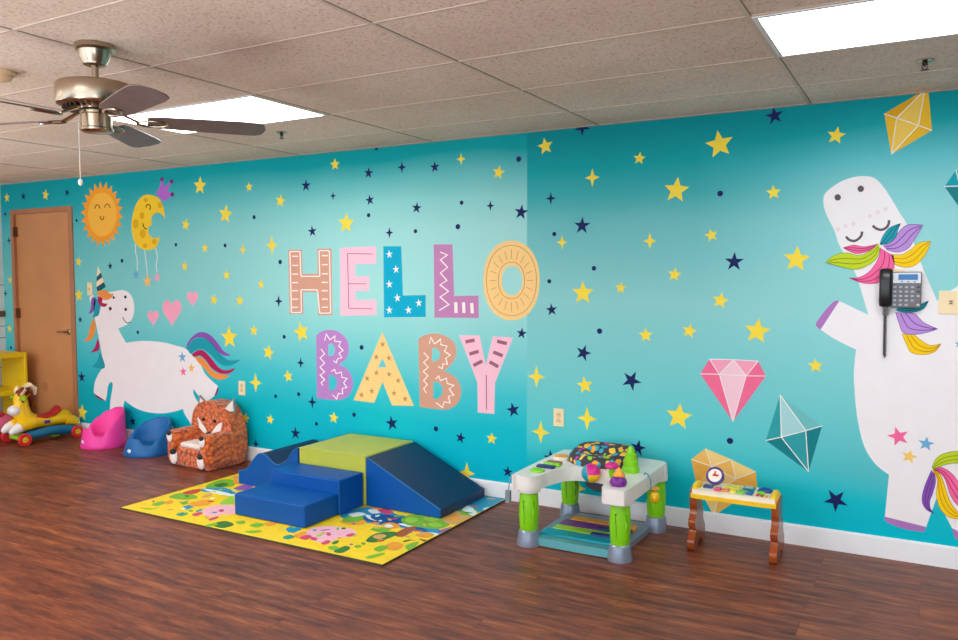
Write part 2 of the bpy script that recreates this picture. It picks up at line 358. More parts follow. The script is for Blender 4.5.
# stars: x, y, height in the photo
Y5 = '''200,185.8,18 225.6,214.2,18.5 249.1,187.1,9.5 280.4,200.9,13 335,164.5,12 346.3,223.2,20 185.8,224.7,12 205,248,9.5 184.8,266.3,10 226.6,275,10 261.2,284.5,9.5 213.9,299.8,11 239.8,300.8,11
545.3,146.3,16.5 498.7,172.4,13.5 639.5,158.4,12.5 719.4,144.4,27,.14 676.4,190.2,25,-.12 773.6,192.5,14 836.2,135.6,17,-.2 711.4,235.3,13
229.3,337.6,22 253.9,330.5,11 301.5,332.1,19.5 268.4,352.4,15 288.2,376.4,12 333.8,417.8,11.5 245.7,418,10 270.2,419.5,10 582.9,293.1,22.5,0 620.8,288,11.5 584.9,385.3,16.5
674.6,274.6,13.5 796.6,259.3,25,-.08 720.5,300.6,16,-.2 645.8,335.2,14 689.4,331,14.5,-.2 757.3,331.2,25,-.12 815.6,365.8,14 491.7,438.6,11.5 678.9,416.6,25.5,-.1
7,197.6,9.5 45.6,194.8,11 78.6,261.7,10 10,280,7.5 78.9,295.2,13 9.5,328.8,8 82.2,412.4,16 171,428,10'''
Y4 = '''242.9,249.5,12 271.9,245.2,19.5 461.1,159.1,12.5 592.4,177.6,18.5 562.1,242.3,14 255.7,382.7,19.5 536.5,376.7,22 587.1,418.5,24 649.8,241,16.5 540.8,432.1,23 467,473,22 578,488,20'''
N5 = '''306,185.6,12.5 368.6,173,11.5 369.9,200.1,11 312.3,231.4,11.5 416.7,207.9,11.5 434.8,167.1,11.5 521.2,212.2,15.5,-.15 582.1,225.7,17.5,-.05 774.6,115.8,17.5,.15 582.3,127,17,.63 295.5,433.3,13 391.9,423.3,15 551.6,309.8,12.5 521.7,333.4,11.5 583.4,352.9,16.5,-.3 631.5,380.6,20,-.45 513.2,410,15 734.2,261.8,19,-.03 460.6,437.9,11.5 507.7,471.9,11.5 551,458,16 638,448,16 835.7,500.2,22.5,-.64
23.3,196.3,9 67.1,192.6,8 110.2,266,7.5 80.2,319.6,7 81.8,377.1,11.5 132.6,421.5,10.5'''
N4 = '401.9,167.3,12.5 333,195.9,9 389.4,232.7,11.5 278.7,301.2,12.5 490.4,205.7,11 550.8,198.4,13 300.7,362.9,11.5 312.3,402,13.5 255.9,444,11 9,240.4,8 5.6,293.5,7.5'
DT = '254.1,217.2,2.1 225.1,245.5,2 280.2,262,2.3 368.6,215.2,2.1 415.5,231.2,2.1 376.4,148.8,1.8 518.7,159.1,2.8 461.6,202.7,2.2 457.9,226.7,2.7 554.3,234,2.2 593.9,268.3,2.4 720.2,193.5,2.9 284.2,336.8,2 361.6,347.4,2.4 275.7,396.2,1.8 298.7,394.2,2 316.5,423.8,1.9 354.1,414.7,2.2 549.3,281.3,2.2 599.6,331.1,2.8 436,428.8,2.6 730,440.9,3.1 5.3,214.1,1.5 76.6,220.4,1.6 122,260.7,2 175.9,244.7,1.8 11,347.7,1.5 137.8,332.3,1.8 691,528,2.2'
def rows(s): return [[float(v) for v in w.split(',')] for w in s.split()]
for i, q in enumerate(rows(Y5)):
    rot = q[3] if len(q) > 3 else random.uniform(-.25,.25)
    b = B(); put_w(b, star(q[0],q[1],q[2],5,rot,.45), YEL); b.build('yellow_star', mural, off=MO, smooth=0)
for q in rows(Y4): b = B(); put_w(b, star(q[0],q[1],q[2],4,0,.32), YEL); b.build('yellow_star', mural, off=MO, smooth=0)
for q in rows(N5):
    rot = q[3] if len(q) > 3 else random.uniform(-.25,.25)
    b = B(); put_w(b, star(q[0],q[1],q[2],5,rot,.38), NAVY); b.build('navy_star', mural, off=MO, smooth=0)
for q in rows(N4): b = B(); put_w(b, star(q[0],q[1],q[2],4,0,.3), NAVY); b.build('navy_star', mural, off=MO, smooth=0)
for q in rows(DT):
    x, z = on_wall(q[0], q[1]); r = abs(on_wall(q[0],q[1]-q[2])[1]-z)
    b = B(); put_w(b, [(x+r*cos(2*pi*i/16), z+r*sin(2*pi*i/16)) for i in range(16)], NAVY); b.build('navy_dot', mural, off=MO, smooth=0)

# letters
def letter(polys, label): return art('letter', polys, None, label)
def cs(ox, oy, k, s): return sharp(C(ox, oy, k, s))
def ln(ox, oy, k, s, w): return line(cs(ox, oy, k, s), w)
h = (280,240,7.983)
q = [(cs(*h,'65,78 175,78 180,270 300,270 298,70 412,68 418,600 305,602 300,415 185,415 187,590 78,592'), TAN, 1)]
hh_ = cs(*h,'80,92 160,92 168,290 318,290 312,85 395,85 405,583 318,585 300,398 168,398 172,578 92,580 80,92')
for i in range(12): q.append((line(hh_[i:i+2],1.1), LINE, 2))
for x0, x1, yy in ((98,145,(130,203,272,340,405,472,537)), (335,382,(125,197,270,338,405,472,537))):
    for y in yy: q.append((ln(*h,f'{x0},{y} {x1},{y}',1.2), LINE, 2))
letter(q, 'tan letter H with white outline and dashes')
q = [(cs(*h,'480,62 768,50 768,188 600,195 600,290 715,290 712,405 605,408 605,480 770,475 772,600 482,605'), LPINK, 1)]
for s in ('540,108 550,545','540,108 740,112','548,350 690,350','550,545 740,550'): q.append((ln(*h,s,.7), LROSE, 2))
letter(q, 'pale pink letter E with thin inner line')
h = (380,235,5.322)
b = B(); put(b, cs(*h,'18,60 113,60 122,322 243,320 243,436 22,438'), LCYAN)
for x, y in ((50,103),(86,183),(50,262),(93,335),(207,362),(50,400),(152,400)): put_w(b, star(380+x/5.322,235+y/5.322,8.2,5,.1,.36), LINE, 2)
b.build('letter', mural, off=MO, smooth=0, label='cyan letter L with white stars')
q = [(cs(*h,'286,50 386,50 395,325 525,322 526,442 290,440'), LMAU, 1), (ln(*h,'320,90 358,107 322,132 360,172 322,202 356,242 320,265 365,300 320,330 367,370 315,402',1.0), LINE, 2)]
for s in ('395,358 412,358 414,415 397,415','437,358 453,358 455,415 439,415','480,362 497,362 500,417 483,417'): q.append((cs(*h,s), LINE, 2))
letter(q, 'mauve letter L with white zigzag')
def hp(x, y): return (380+x/5.322, 235+y/5.322)
O1 = [hp(*p) for p in oval(700,242,150,212,40,2.15)]; O2 = [hp(*p) for p in oval(703,242,55,78,28,2.2)]
q = [(O1, LPEA, 1, [O2])]
for rx, ry in ((133,187),(70,98)):
    o = [hp(*p) for p in oval(700,242,rx,ry,40,2.15)]; q.append((line(o+[o[0]],.55), LBR, 2))
for i in range(20):
    a = 2*pi*i/20; q.append((line([hp(700+82*cos(a),242+116*sin(a)), hp(700+116*cos(a),242+163*sin(a))],.5), LBR, 2))
letter(q, 'peach letter O with radiating ticks')
def bee(h, out, h1, h2, zz, m, lab):
    q = [(curve(C(*h,out)), m, 1, [curve(C(*h,h1)), curve(C(*h,h2))])]
    for s in zz: q.append((ln(*h,s,.9), LINE, 2))
    letter(q, lab)
bee((305,325,7.108), '80,75! 120,45 180,35 240,50 295,100 312,170 295,235 240,285! 290,305 330,360 342,420 325,480 285,520 220,533 85,520!',
    '165,135! 190,132 210,155 212,190 195,218 165,220!', '168,360! 198,357 225,388 225,430 200,462 172,465!',
    ['115,170 140,205 108,235 140,270 108,300 140,335 108,355 140,390 115,410 127,430','140,110 152,65 178,105 215,78 212,115 255,120 240,150 272,180 243,200 262,232 232,240 222,270 203,252','188,330 210,315 222,345 260,335 262,372 300,380 275,410 298,445 265,450 268,490 238,485 225,525 195,495'], LPUR, 'purple letter B with white zigzags')
bee((405,325,7.108), '95,100! 140,72 215,60 280,75 340,115 366,180 350,250 310,300 275,330! 330,350 380,400 400,470 385,540 340,585 270,602 105,582!',
    '192,165! 222,163 248,195 246,232 222,258 192,260!', '200,405! 232,405 265,440 262,490 232,523 202,525!',
    ['133,195 168,232 133,265 165,300 130,330 163,360 133,395 160,425 133,450 152,485','173,135 185,88 210,135 255,100 255,140 300,150 280,185 322,215 290,235 302,280 270,275 265,310 235,295','218,385 240,362 252,395 295,378 300,415 348,430 315,455 348,500 310,505 320,555 280,545 268,588 222,552'], TAN, 'brown letter B with white zigzags')
h = (305,325,7.108); b = B()
put(b, cs(*h,'550,50 775,575 620,572 552,405 492,553 345,535'), LPEA, 1, [cs(*h,'550,235 580,300 520,300')])
for x, y in ((552,138),(508,228),(597,235),(508,340),(598,350),(442,380),(663,395),(475,470),(633,485),(402,497),(712,525)): put_w(b, star(305+x/7.108,325+y/7.108,6.4,5,.1,.36), LBR, 2)
b.build('letter', mural, off=MO, smooth=0, label='peach letter A with brown stars')
h = (405,325,7.108)
q = [(cs(*h,'385,72 530,75 575,285 625,80 768,90 640,410 635,632 518,622 515,410'), LPINK, 1), (ln(*h,'578,355 580,600',.9), LROSE, 2)]
for s in ('430,120 495,107','458,207 524,187','487,288 550,256','655,115 724,132','628,192 695,219','602,262 664,297'): q.append((ln(*h,s,3.4), LROSE, 2))
letter(q, 'pink letter Y with mauve dashes')

# gems
def gem(lab, V, faces, edges, w=.9):
    q = [([V[c] for c in f], m, 1) for f, m in faces]
    for e in edges: q.append((line([V[c] for c in e], w), GEDGE, 2))
    return art('gem', q, None, lab)
GEDGE = a_('gem_edge',244,240,236)
def vs(ox, oy, k, **kw): return {n: (ox+p[0]/k, oy+p[1]/k) for n, p in kw.items()}
g1, g2, g3 = a_('gem_yellow_deep',226,170,20), a_('gem_yellow',240,190,44), a_('gem_yellow_pale',246,206,90)
V = vs(808,80,6.387, A=(487,215), T=(748,62), S=(768,62), R=(792,322), D=(532,475), m=(567,243), n=(705,290))
gem('yellow kite-shaped gem under the ceiling', V, [('ATm',g1),('Tnm',g3),('TSRn',g2),('AmD',g2),('mnD',g3),('nRD',g2)], ['Am','mT','mn','nT','nR','mD','nD'])
p1, p2, p3 = a_('gem_pink_deep',244,110,150), a_('gem_pink',248,162,190), a_('gem_pink_pale',248,202,216)
V = vs(680,340,3.553, a=(105,68), b=(190,70), c=(278,75), R=(305,128), L=(72,120), m=(140,122), n=(235,127), D=(188,290))
gem('pink cut diamond gem', V, [('abm',p2),('bcn',p2),('bnm',p3),('aLm',p1),('cRn',p1),('LmD',p1),('mnD',p3),('nRD',p1)], ['abc','Lmn','nR','am','mb','bn','nc','mD','nD'], .8)
t1, t2, t3, t4 = a_('gem_teal_deep',20,128,136), a_('gem_teal',48,160,166), a_('gem_teal_pale',166,214,216), a_('gem_teal_faint',112,192,194)
V = vs(680,340,3.553, T=(356,195), L=(305,357), m=(360,345), n=(447,322), R=(505,305), D=(457,468))
gem('teal octahedron gem', V, [('TLm',t2),('Tmn',t3),('TnR',t4),('LmD',t1),('mnD',t2),('nRD',t1)], ['Tm','Tn','Lmn','nR','mD','nD','TD'][:6], .9)
V = dict(T=(956,170), L=(944.5,186.5), m=(960,186), R=(984,184), D=(964,214))
gem('teal gem cut by the photo edge', V, [('TLm',a_('gem_cyan',10,160,176)),('TmR',t2),('LmD',t1),('mRD',t2)], ['LmR','Tm','mD'])
o1, o2, o3 = a_('gem_orange_deep',240,178,76), a_('gem_orange',246,192,98), a_('gem_orange_pale',250,212,134)
V = vs(670,440,4.923, A=(105,95), T=(175,42), U=(300,95), R=(422,155), Q=(430,235), D=(215,372), L=(130,215), m=(205,130), n=(325,192), j=(250,240))
gem('orange faceted gem behind the toy piano', V, [('ATm',o2),('TUm',o3),('Umn',o2),('URn',o3),('AmL',o1),("mjL",o2),("mnj",o3),('nRQ',o1),("nQj",o2),("LjD",o3),("jQD",o2)], ["Am","Tm","mU","mn","Un","nR","mj","nj","Lj","jQ","jD"], .7)

# hearts
def heart(cx, cy, w, h_, lab):
    pts = []
    for i in range(36):
        t = 2*pi*i/36; x = 16*sin(t)**3; y = 13*cos(t)-5*cos(2*t)-2*cos(3*t)-cos(4*t)
        pts.append((cx+x/32*w, cy-(y+2.5)/29*h_))
    art('heart', [(pts, PINK, 1)], None, lab)
heart(153.2,318.6,11,16,'small pink heart nearest the unicorn'); heart(172,313.5,19,27,'large pink heart'); heart(192.5,299.3,11,15.5,'small pink heart, highest of the three')

# sun
def sp(x, y): return (70+x/7.983, 170+y/7.983)
n = 44; pts = [sp(255+(170 if i%2==0 else 132)*cos(2*pi*i/n+.07), 355+(265 if i%2==0 else 208)*sin(2*pi*i/n+.07)) for i in range(n)]
S1, S2, S3 = a_('sun_orange',250,164,44), a_('sun_yellow',252,190,72), a_('sun_face_line',70,42,30)
sun = art('sun', [(pts, S1, 1)], None, 'orange smiling sun')
art('sun_face', [([sp(*p) for p in oval(258,355,113,175,36)], S2, 2)] + [(line([sp(*p) for p in curve(P(s), False)],.8), S3, 3) for s in ('200,308 208,285 220,278 232,286 240,308','278,302 286,280 299,272 312,280 322,302','242,370 248,390 257,397 267,390 272,370')], sun)
# moon
h = (70,170,7.983)
Mo, Ms, Mc, Mb = a_('moon_yellow',248,206,48), a_('moon_spot',224,176,28), a_('crown_purple',182,104,206), a_('crown_ball',118,44,130)
moon = art('moon', [(curve(C(*h,'757,385! 752,320 735,270 700,220 640,198 585,205 535,260 505,340 492,430 498,520 525,590 580,632 640,638 690,610 722,530! 690,545 655,538 630,510 625,475 632,452 657,435! 648,400 655,370 680,345 715,343 740,362')), Mo, 1)]
    + [(curve(C(*h,'582,425 588,450 602,468 615,470'), False) and line(curve(C(*h,'582,425 588,450 602,468 615,470'), False), .9), S3, 2), (line(curve(C(*h,'607,300 615,278 630,276 642,290 638,318'), False),.9), S3, 2)]
    + [([sp(*p) for p in oval(x,y,rx,ry,16)], Ms, 2) for x, y, rx, ry in ((605,240,16,18),(720,280,18,26),(575,365,18,28),(525,430,24,38),(582,508,24,36),(600,605,18,18),(675,572,18,22))], None, 'yellow crescent moon with a purple crown')
art('crown', [(cs(*h,'683,185 712,150 728,85 742,88 752,138 800,92 812,100 775,168 812,188 815,202 778,235 745,252'), Mc, 1)] + [([sp(*p) for p in oval(x,y,15,18,14)], Mb, 2) for x, y in ((735,73),(812,90),(817,195))], moon)
h = (0,160,3.992)
for s, col, cx, cy, hh in (('540,330 542,370 548,400 547,442', BLUE, 543, 458, 10), ('578,360 582,400 586,430 588,462', ORA, 589, 484, 13), ('621,350 628,390 624,420 628,455', PINK, 628, 468, 10)):
    b = B(); put(b, line(curve(C(*h,s), False), .6), UWH, 1); put_w(b, star(cx/3.992, 160+cy/3.992, hh, 5, 0, .45), col if col is not ORA else a_('string_star_orange',250,196,110), 2); b.build('hanging_star', moon, off=MO, smooth=0)

# unicorns
def part(parent, name, polys, label=None): return art(name, polys, parent, label)
def strand(parent, name, h, up, lo, m, dk=None, layer=2):
    U = curve(C(*h, up), False, 5); Lw = curve(C(*h, lo), False, 5)
    q = [(U + Lw[::-1][1:], m, layer)]
    if dk:
        def at(c, t): i = t*(len(c)-1); k = min(int(i), len(c)-2); f = i-k; return (c[k][0]+(c[k+1][0]-c[k][0])*f, c[k][1]+(c[k+1][1]-c[k][1])*f)
        for f in (.34,.67):
            pts = []
            for j in range(13):
                t = .04+.9*j/12; a, c = at(U,t), at(Lw,t); pts.append((a[0]+(c[0]-a[0])*f, a[1]+(c[1]-a[1])*f))
            q.append((line(pts, .75), dk, layer+1))
        for e in (U, Lw): q.append((line(e, .5), dk, layer+1))
    return part(parent, name, q)
u1, u2 = (70,250,5.322), (80,320,5.322)
out = C(*u1,'150,240 165,228 230,221 275,213 310,225 332,255 342,300 338,345 318,385 290,403 257,418! 270,445 298,494! 360,485 430,485 500,492 560,508') \
    + C(*u2,'560,152 600,190 640,235 665,285 700,322 735,352! 715,405! 668,440! 625,395 606,366! 603,388 620,425 650,470 692,560 700,640! 640,640! 590,553 560,505 547,473! 500,488 430,497 350,488 290,465 238,428! 232,455 228,502! 160,485! 160,450 165,410 175,345 165,328! 150,350 143,400 137,430! 75,390! 74,370 80,330 100,285 128,248! 120,200 105,120 90,40') \
    + C(*u1,'150,450 140,400 133,360 140,320 145,280')
un = art('unicorn', [(curve(out), UWH, 1)], None, 'leaping white unicorn with orange and teal mane')
horn = [('148,87 165,120 143,143', CREAM), ('165,120 172,145 142,168 143,143', TEALD), ('172,145 181,170 141,198 142,168', CREAM), ('181,170 190,196 148,226 141,198', TEALD)]
part(un, 'horn', [(cs(*u1,s), m, 2) for s, m in horn]); part(un, 'ear', [(cs(*u1,'104,250 124,236 132,290 110,292'), UWH, 1)])
for s, m in (('125,362! 138,400 130,450 110,480 75,487! 97,455 108,410', ORA), ('148,470! 158,505 150,535 105,547! 132,520', MAR), ('160,545! 180,590 182,630 118,622! 145,592', TEAL),
             ('120,250! 137,262 132,300 122,330 98,340! 112,310 112,275', PUR), ('133,252! 162,280 160,320 150,350 118,359! 130,335 126,300', TEAL)):
    part(un, 'mane_strand', [(curve(C(*u1,s)), m, 3)])
part(un, 'mane_strand', [(curve(C(*u1,'150,245! 175,258 172,280 201,286! 188,302 165,298 150,275')), MAR, 4)])
part(un, 'mane_strand', [(curve(C(*u1,'150,218! 190,213 215,233 236,232! 218,257 190,266 165,252 148,235')), ORA, 5)])
for x, y, r, nm in ((233,253,1.1,'eye'),(215,312,1.5,'eye'),(295,250,1.3,'nostril'),(297,316,1.3,'nostril')): part(un, nm, [([(70+x/5.322+p[0], 250+y/5.322+p[1]) for p in oval(0,0,r,r*1.25,14)], S3, 2)])
part(un, 'smile', [(line(curve(C(*u1,'280,358 292,378 306,388 324,384'), False),.8), S3, 2)])
for x, y, hh, m in ((545,198,11.5,BLUE),(594,256,9.5,a_('rump_star_orange',250,190,100)),(550,275,9.5,HOT)):
    b = B(); put_w(b, star(80+x/5.322,320+y/5.322,hh,5,.05,.4), m, 2); b.build('rump_star', un, smooth=0, off=MO)
for s, m in (('565,150! 580,110 620,72 660,65 700,85 735,125 765,165 805,188! 770,190 735,168 700,125 660,95 620,95 590,115 572,150', PUR), ('570,152! 600,108 650,93 700,120 740,172 790,213 858,210! 810,240 760,240 720,210 690,180 650,155 610,165 590,180', TEAL),
             ('595,182! 630,160 660,165 700,205 740,253 780,268 830,253! 800,282 750,285 700,255 670,215 640,190 608,196', MAR), ('612,198! 650,200 680,235 720,278 800,297! 750,318 700,300 660,255 630,225', ORA)):
    part(un, 'tail_strand', [(curve(C(*u2,s)), m, 2)])
part(un, 'hoof', [(cs(*u2,'75,390 137,430 110,424 88,412'), a_('hoof_maroon',126,52,96), 2)]); part(un, 'hoof', [(cs(*u2,'160,476 228,492 228,508 160,492'), a_('hoof_maroon',0,0,0), 2)]); part(un, 'hoof', [(cs(*u2,'735,352 715,405 727,398 738,372'), a_('hoof_maroon',0,0,0), 2)])

r1, r2, r3 = (808,170,6.387), (808,260,6.387), (838,420,5.333)
out = C(*r1,'98,190 110,150 160,105 230,65 310,42 380,40 430,55 480,105 530,180 590,280 640,365 720,590') + C(*r2,'825,262! 958,165') \
    + P('990,268! 1004,300! 966,336! 986,380 993,430 980,470 966,492! 985,545! 952,528! 936.5,498! 926.1,526.9! 884.9,516.6! 889,474.8! 875.5,464 864.3,446.3 858,421.6 855,397 853.9,372.8 856,349.5!') \
    + C(*r2,'180,510 80,445! 200,262! 385,350! 335,180 300,80') + C(*r1,'205,490 170,390 130,310 105,250')
ur = art('unicorn', [(curve(out), UWH, 1)], None, 'dancing white unicorn with striped rainbow mane and closed eyes')
part(ur, 'hoof', [(curve(C(*r2,'200,262! 170,262 120,310 70,375 50,415 80,445!')), HOOF, 2)])
part(ur, 'hoof', [(curve(C(*r3,'250,515! 470,570! 460,597! 360,582 275,552 248,532!')), HOOF, 2)]); part(ur, 'hoof', [(P('952,528 985,545 983,551 955,538'), HOOF, 2)])
for x, y in ((190,175),(337,120)): part(ur, 'nostril', [([(808+x/6.387+p[0], 170+y/6.387+p[1]) for p in oval(0,0,3.2,3.2,18)], GREY, 2)])
for x, y in ((190,380),(240,357),(290,345),(395,295),(447,270),(495,250)): part(ur, 'blush_dot', [([(808+x/6.387+p[0], 170+y/6.387+p[1]) for p in oval(0,0,2.2,2.2,12)], BLUSH, 2)])
for w in ('243,425 262,445 295,453 325,438 342,415 345,393','413,355 435,373 468,382 500,368 515,345 517,320'): part(ur, 'closed_eye', [(line(curve(C(*r1,w), False), 2.5), GREY, 2)])
S = lambda up, lo, m, d, hh=r1, ly=2, nm='mane_strand': strand(ur, nm, hh, up, lo, m, d, ly)
S('460,495 455,550 430,600 390,650 330,685 262,690','545,545 550,620 520,690 460,715 420,725 350,722 262,690',HOT,HOTD)
S('530,540 600,540 660,505 710,465 785,455','550,600 620,622 690,605 755,530 785,455',GOLD,GOLDD,ly=2)
S('460,475 475,430 520,370 592,342','465,478 520,465 560,430 575,380 592,342',TEAL,TEALD,ly=4)
S('480,485 540,450 590,385 640,350 735,352','500,508 570,525 640,500 680,440 735,352',LIL,LILD,ly=4)
S('445,473 360,490 290,480 225,497','440,490 400,512 330,533 280,525 225,497',HOT,HOTD,ly=4)
S('450,470 400,515 330,545 250,530 170,545 112,590','460,500 440,560 380,610 300,635 200,615 112,590',LIME,LIMED,ly=6)
part(ur, 'horn', [(cs(*r2,'545,55 625,60 610,85 548,80'), CREAM, 5)])
S('590,290 640,300 700,290 770,260','560,318 600,332 680,332 740,310 770,260',TEAL,TEALD,r2)
S('650,335 690,350 740,400 828,440','560,335 580,400 610,465 680,475 760,462 828,440',LIL,LILD,r2)
S('680,478 720,510 780,545 850,535','600,470 625,530 660,590 740,605 810,585 850,535',GOLD,GOLDD,r2)
S('498,268 460,360 448,430 470,475 512,498','515,285 520,330 505,390 490,430 492,470 512,498',PUR,LILD,r3,2,'tail_strand')
S('515,260 550,300 575,370 600,440 650,495 720,500','505,265 530,320 525,400 545,470 590,515 650,525 720,500',GOLD,GOLDD,r3,4,'tail_strand')
S('505,255 560,255 620,300 665,380 690,470','510,262 565,305 600,400 640,455 690,470',HOT,HOTD,r3,4,'tail_strand')
S('500,255 520,210 560,180 640,165 720,175 770,210','505,262 560,240 620,228 680,235 740,240 770,210',LIME,LIMED,r3,6,'tail_strand')
for x, y, hh, m, ro in ((322,88,19,HOT,.3),(470,127,14,BLUE,-.1),(380,195,14,a_('rump_star_gold',252,206,110),-.2)):
    b = B(); put_w(b, star(838+x/5.333,420+y/5.333,hh,5,ro,.42), m, 2); b.build('rump_star', ur, smooth=0, off=MO)
b = B(); put_w(b, star(959,344,8,5,0,.4), BLUE, 2); b.build('rump_star', ur, smooth=0, off=MO)
# children of a mural figure share the mural's own offset, so shift them back to the figure's origin
for fig in mural.children:
    for ch in fig.children: ch.location = (0,0,0)

# ------------------------------------------------------------------ wall plates and phone
def plate(name, lab, cat, px, py, w, hh, kind, grp=None):
    x, z = on_wall(px, py); t = thing(name, lab, cat, (x, -LT*1.2, z), 0, grp)
    b = B(); b.box((-w/2,-.006,-hh/2),(w/2,0,hh/2), IVORY); b.build('cover_plate', t, bevel=.002)
    if kind == 'outlet':
        for s in (-1,1):
            b = B(); b.box((-.017,-.008,s*.02-.014),(.017,-.005,s*.02+.014), mat('ivory_socket',(232,200,150),.4)); 
            for dx in (-.006,.006): b.box((dx-.0012,-.0085,s*.02-.002),(dx+.0012,-.0078,s*.02+.006), BLACKP)
            b.build('socket', t, bevel=.001)
        b = B(); b.lathe([(.003,0),(.003,.002)], DARKMETAL, 10, T_(0,-.006,0,rx=pi/2)); b.build('screw', t)
    elif kind == 'switch':
        b = B(); b.box((-.006,-.016,-.012),(.006,-.005,.012), mat('ivory_toggle',(236,206,160),.4)); b.build('toggle', t, bevel=.002)
    else:
        b = B(); b.box((-.012,-.009,-.014),(.012,-.005,.014), mat('ivory_socket',(232,200,150),.4)); b.box((-.006,-.0095,-.007),(.006,-.0085,-.001), BLACKP); b.box((-.006,-.0095,.003),(.006,-.0085,.009), BLACKP); b.build('jack', t, bevel=.001)
    return t
plate('wall_outlet','ivory duplex outlet on the teal wall, above the ride-in activity center','outlet',559,417.5,.072,.116,'outlet')
plate('wall_outlet','ivory outlet plate on the teal wall, above the fox armchair','outlet',242.3,388,.072,.116,'outlet')
plate('light_switch','ivory light switch plate beside the leaping unicorn\'s head','light switch',90.3,289,.075,.12,'switch')
plate('wall_jack','ivory phone jack plate on the teal wall, next to the phone','wall jack',951,302.5,.11,.118,'jack')

x0, z1 = on_wall(880.5,268); x1, z0 = on_wall(921,308)
GRY = mat('phone_grey',(104,106,110),.4); SIL = mat('phone_silver',(226,228,232),.35)
ph = thing('wall_phone','grey desk phone with black handset and blue screen mounted on the unicorn','telephone',((x0+x1)/2,-LT*8,z0))
W_ = (x1-x0)/2; Hh = z1-z0
b = B(); b.box((-W_*.42,-.038,0),(W_,0,Hh*.9), GRY); b.box((-W_*.98,-.026,.01),(-W_*.42,0,Hh*.86), GRY); b.build('body', ph, bevel=.006)
b = B(); b.box((-W_*.36,-.041,Hh*.62),(W_*.96,-.036,Hh*.88), SIL); b.build('display_bezel', ph, bevel=.002, label='silver panel round the screen')
b = B(); b.box((-W_*.1,-.0425,Hh*.70),(W_*.82,-.04,Hh*.84), mat('phone_lcd',(20,110,176),.15)); b.build('screen', ph, label='blue screen')
KEY = mat('phone_key',(176,178,184),.4)
for i in range(5):
    for j in range(5):
        cx = -W_*.26+j*W_*.28; cz = Hh*(.08+.11*i)
        b = B(); b.box((cx-.0075,-.0415,cz-.005),(cx+.0075,-.037,cz+.005), mat('phone_red_key',(150,90,84),.4) if (j,i) in ((3,0),(4,1)) else (mat('phone_dark_key',(58,58,64),.4) if j == 4 and i > 2 else KEY)); b.build('key', ph, bevel=.0015, seg=2)
for j in range(3): b = B(); b.box((W_*(.02+.3*j),-.043,Hh*.645),(W_*(.12+.3*j),-.04,Hh*.668), mat('phone_blue_key',(60,80,180),.4)); b.build('key', ph)
b = B(); hx = -W_*.70
b.loft([[(hx+rx*math.copysign(abs(cos(2*pi*j/20))**.7,cos(2*pi*j/20)), y+ry*math.copysign(abs(sin(2*pi*j/20))**.7,sin(2*pi*j/20)), Hh*f) for j in range(20)] for f, y, rx, ry in ((.02,-.036,.018,.010),(.05,-.038,.029,.016),(.2,-.046,.031,.019),(.32,-.056,.029,.015),(.68,-.056,.029,.015),(.8,-.048,.031,.019),(.95,-.038,.030,.016),(.985,-.036,.02,.010))], BLACKP); b.build('handset', ph, label='black handset')
cx, cz = on_wall(884.6,357); cx -= (x0+x1)/2; cz -= z0; b = B(); pts = []
for i in range(241):
    t = i/240; a = 2*pi*26*t; r = .0068 if .04 < t < .97 else .002
    pts.append((hx+.0+(cx-hx)*t+r*cos(a), -.014+r*sin(a), -.0+.006+(cz-.006)*t))
b.tube(pts, .0027, mat('cord_black',(56,52,56),.5), 6); b.build('handset_cord', ph)
b = B(); b.box((hx-.012,-.02,-.04),(hx+.014,-.004,.004), mat('bracket_grey',(120,116,122),.4)); b.build('wall_bracket', ph, bevel=.003)

# ------------------------------------------------------------------ ceiling lights, sprinklers, detector
DIFF = emit_material('light_diffuser', (246,255,255), 7.5)
def ceiling_light(x0, y0, lab, grp=None):
    t = thing('ceiling_light', lab, 'ceiling light', (x0+.61, y0+.305, H-.003), 0, grp)
    b = B(); F_ = mat('light_frame',(226,222,216),.5)
    for lo, hi in (((-.6,-.3,-.004),(.6,-.28,0)),((-.6,.28,-.004),(.6,.3,0)),((-.6,-.28,-.004),(-.58,.28,0)),((.58,-.28,-.004),(.6,.28,0))): b.box(lo, hi, F_)
    b.build('frame', t, smooth=0)
    b = B(); b.box((-.58,-.28,-.003),(.58,.28,-.0005), DIFF); b.build('diffuser', t, smooth=0); return t
ceiling_light(-4.25,-1.685,'bright ceiling light panel behind the fan blades')
ceiling_light(-.59,-1.685,'bright ceiling light panel above the dancing unicorn')
for x, y in ((-6.69,-4.735),(-3.03,-4.735),(.63,-4.735)):
    ceiling_light(x, y, 'bright ceiling light panel of the rows behind the camera', 'ceiling lights behind the camera')
def sprinkler(px, py, lab):
    x, y = on_floor(px, py, H); t = thing('fire_sprinkler', lab, 'sprinkler', (x, y, H))
    b = B(); b.lathe([(.036,0),(.036,-.004),(.026,-.009),(.012,-.011)], NICKEL); b.build('escutcheon', t)
    b = B(); b.lathe([(.011,-.008),(.011,-.022),(.005,-.024),(.004,-.03)], DARKMETAL, 14)
    for s in (-1,1): b.tube([(s*.009,0,-.02),(s*.012,0,-.03),(s*.005,0,-.04)], .0025, DARKMETAL, 6)
    b.build('body', t); b = B(); b.lathe([(.005,-.038),(.017,-.042),(.017,-.0435),(.001,-.0435)], DARKMETAL, 18); b.build('deflector', t)
sprinkler(281.5,132,'small metal fire sprinkler on the ceiling just past the fan blade tip')
sprinkler(925,60,'small metal fire sprinkler on the ceiling above the yellow gem')
x, y = on_floor(-2,71,H); t = thing('smoke_detector','round beige smoke detector on the ceiling past the fan','smoke detector',(x,y,H))
BEI = mat('detector_beige',(224,190,150),.5)
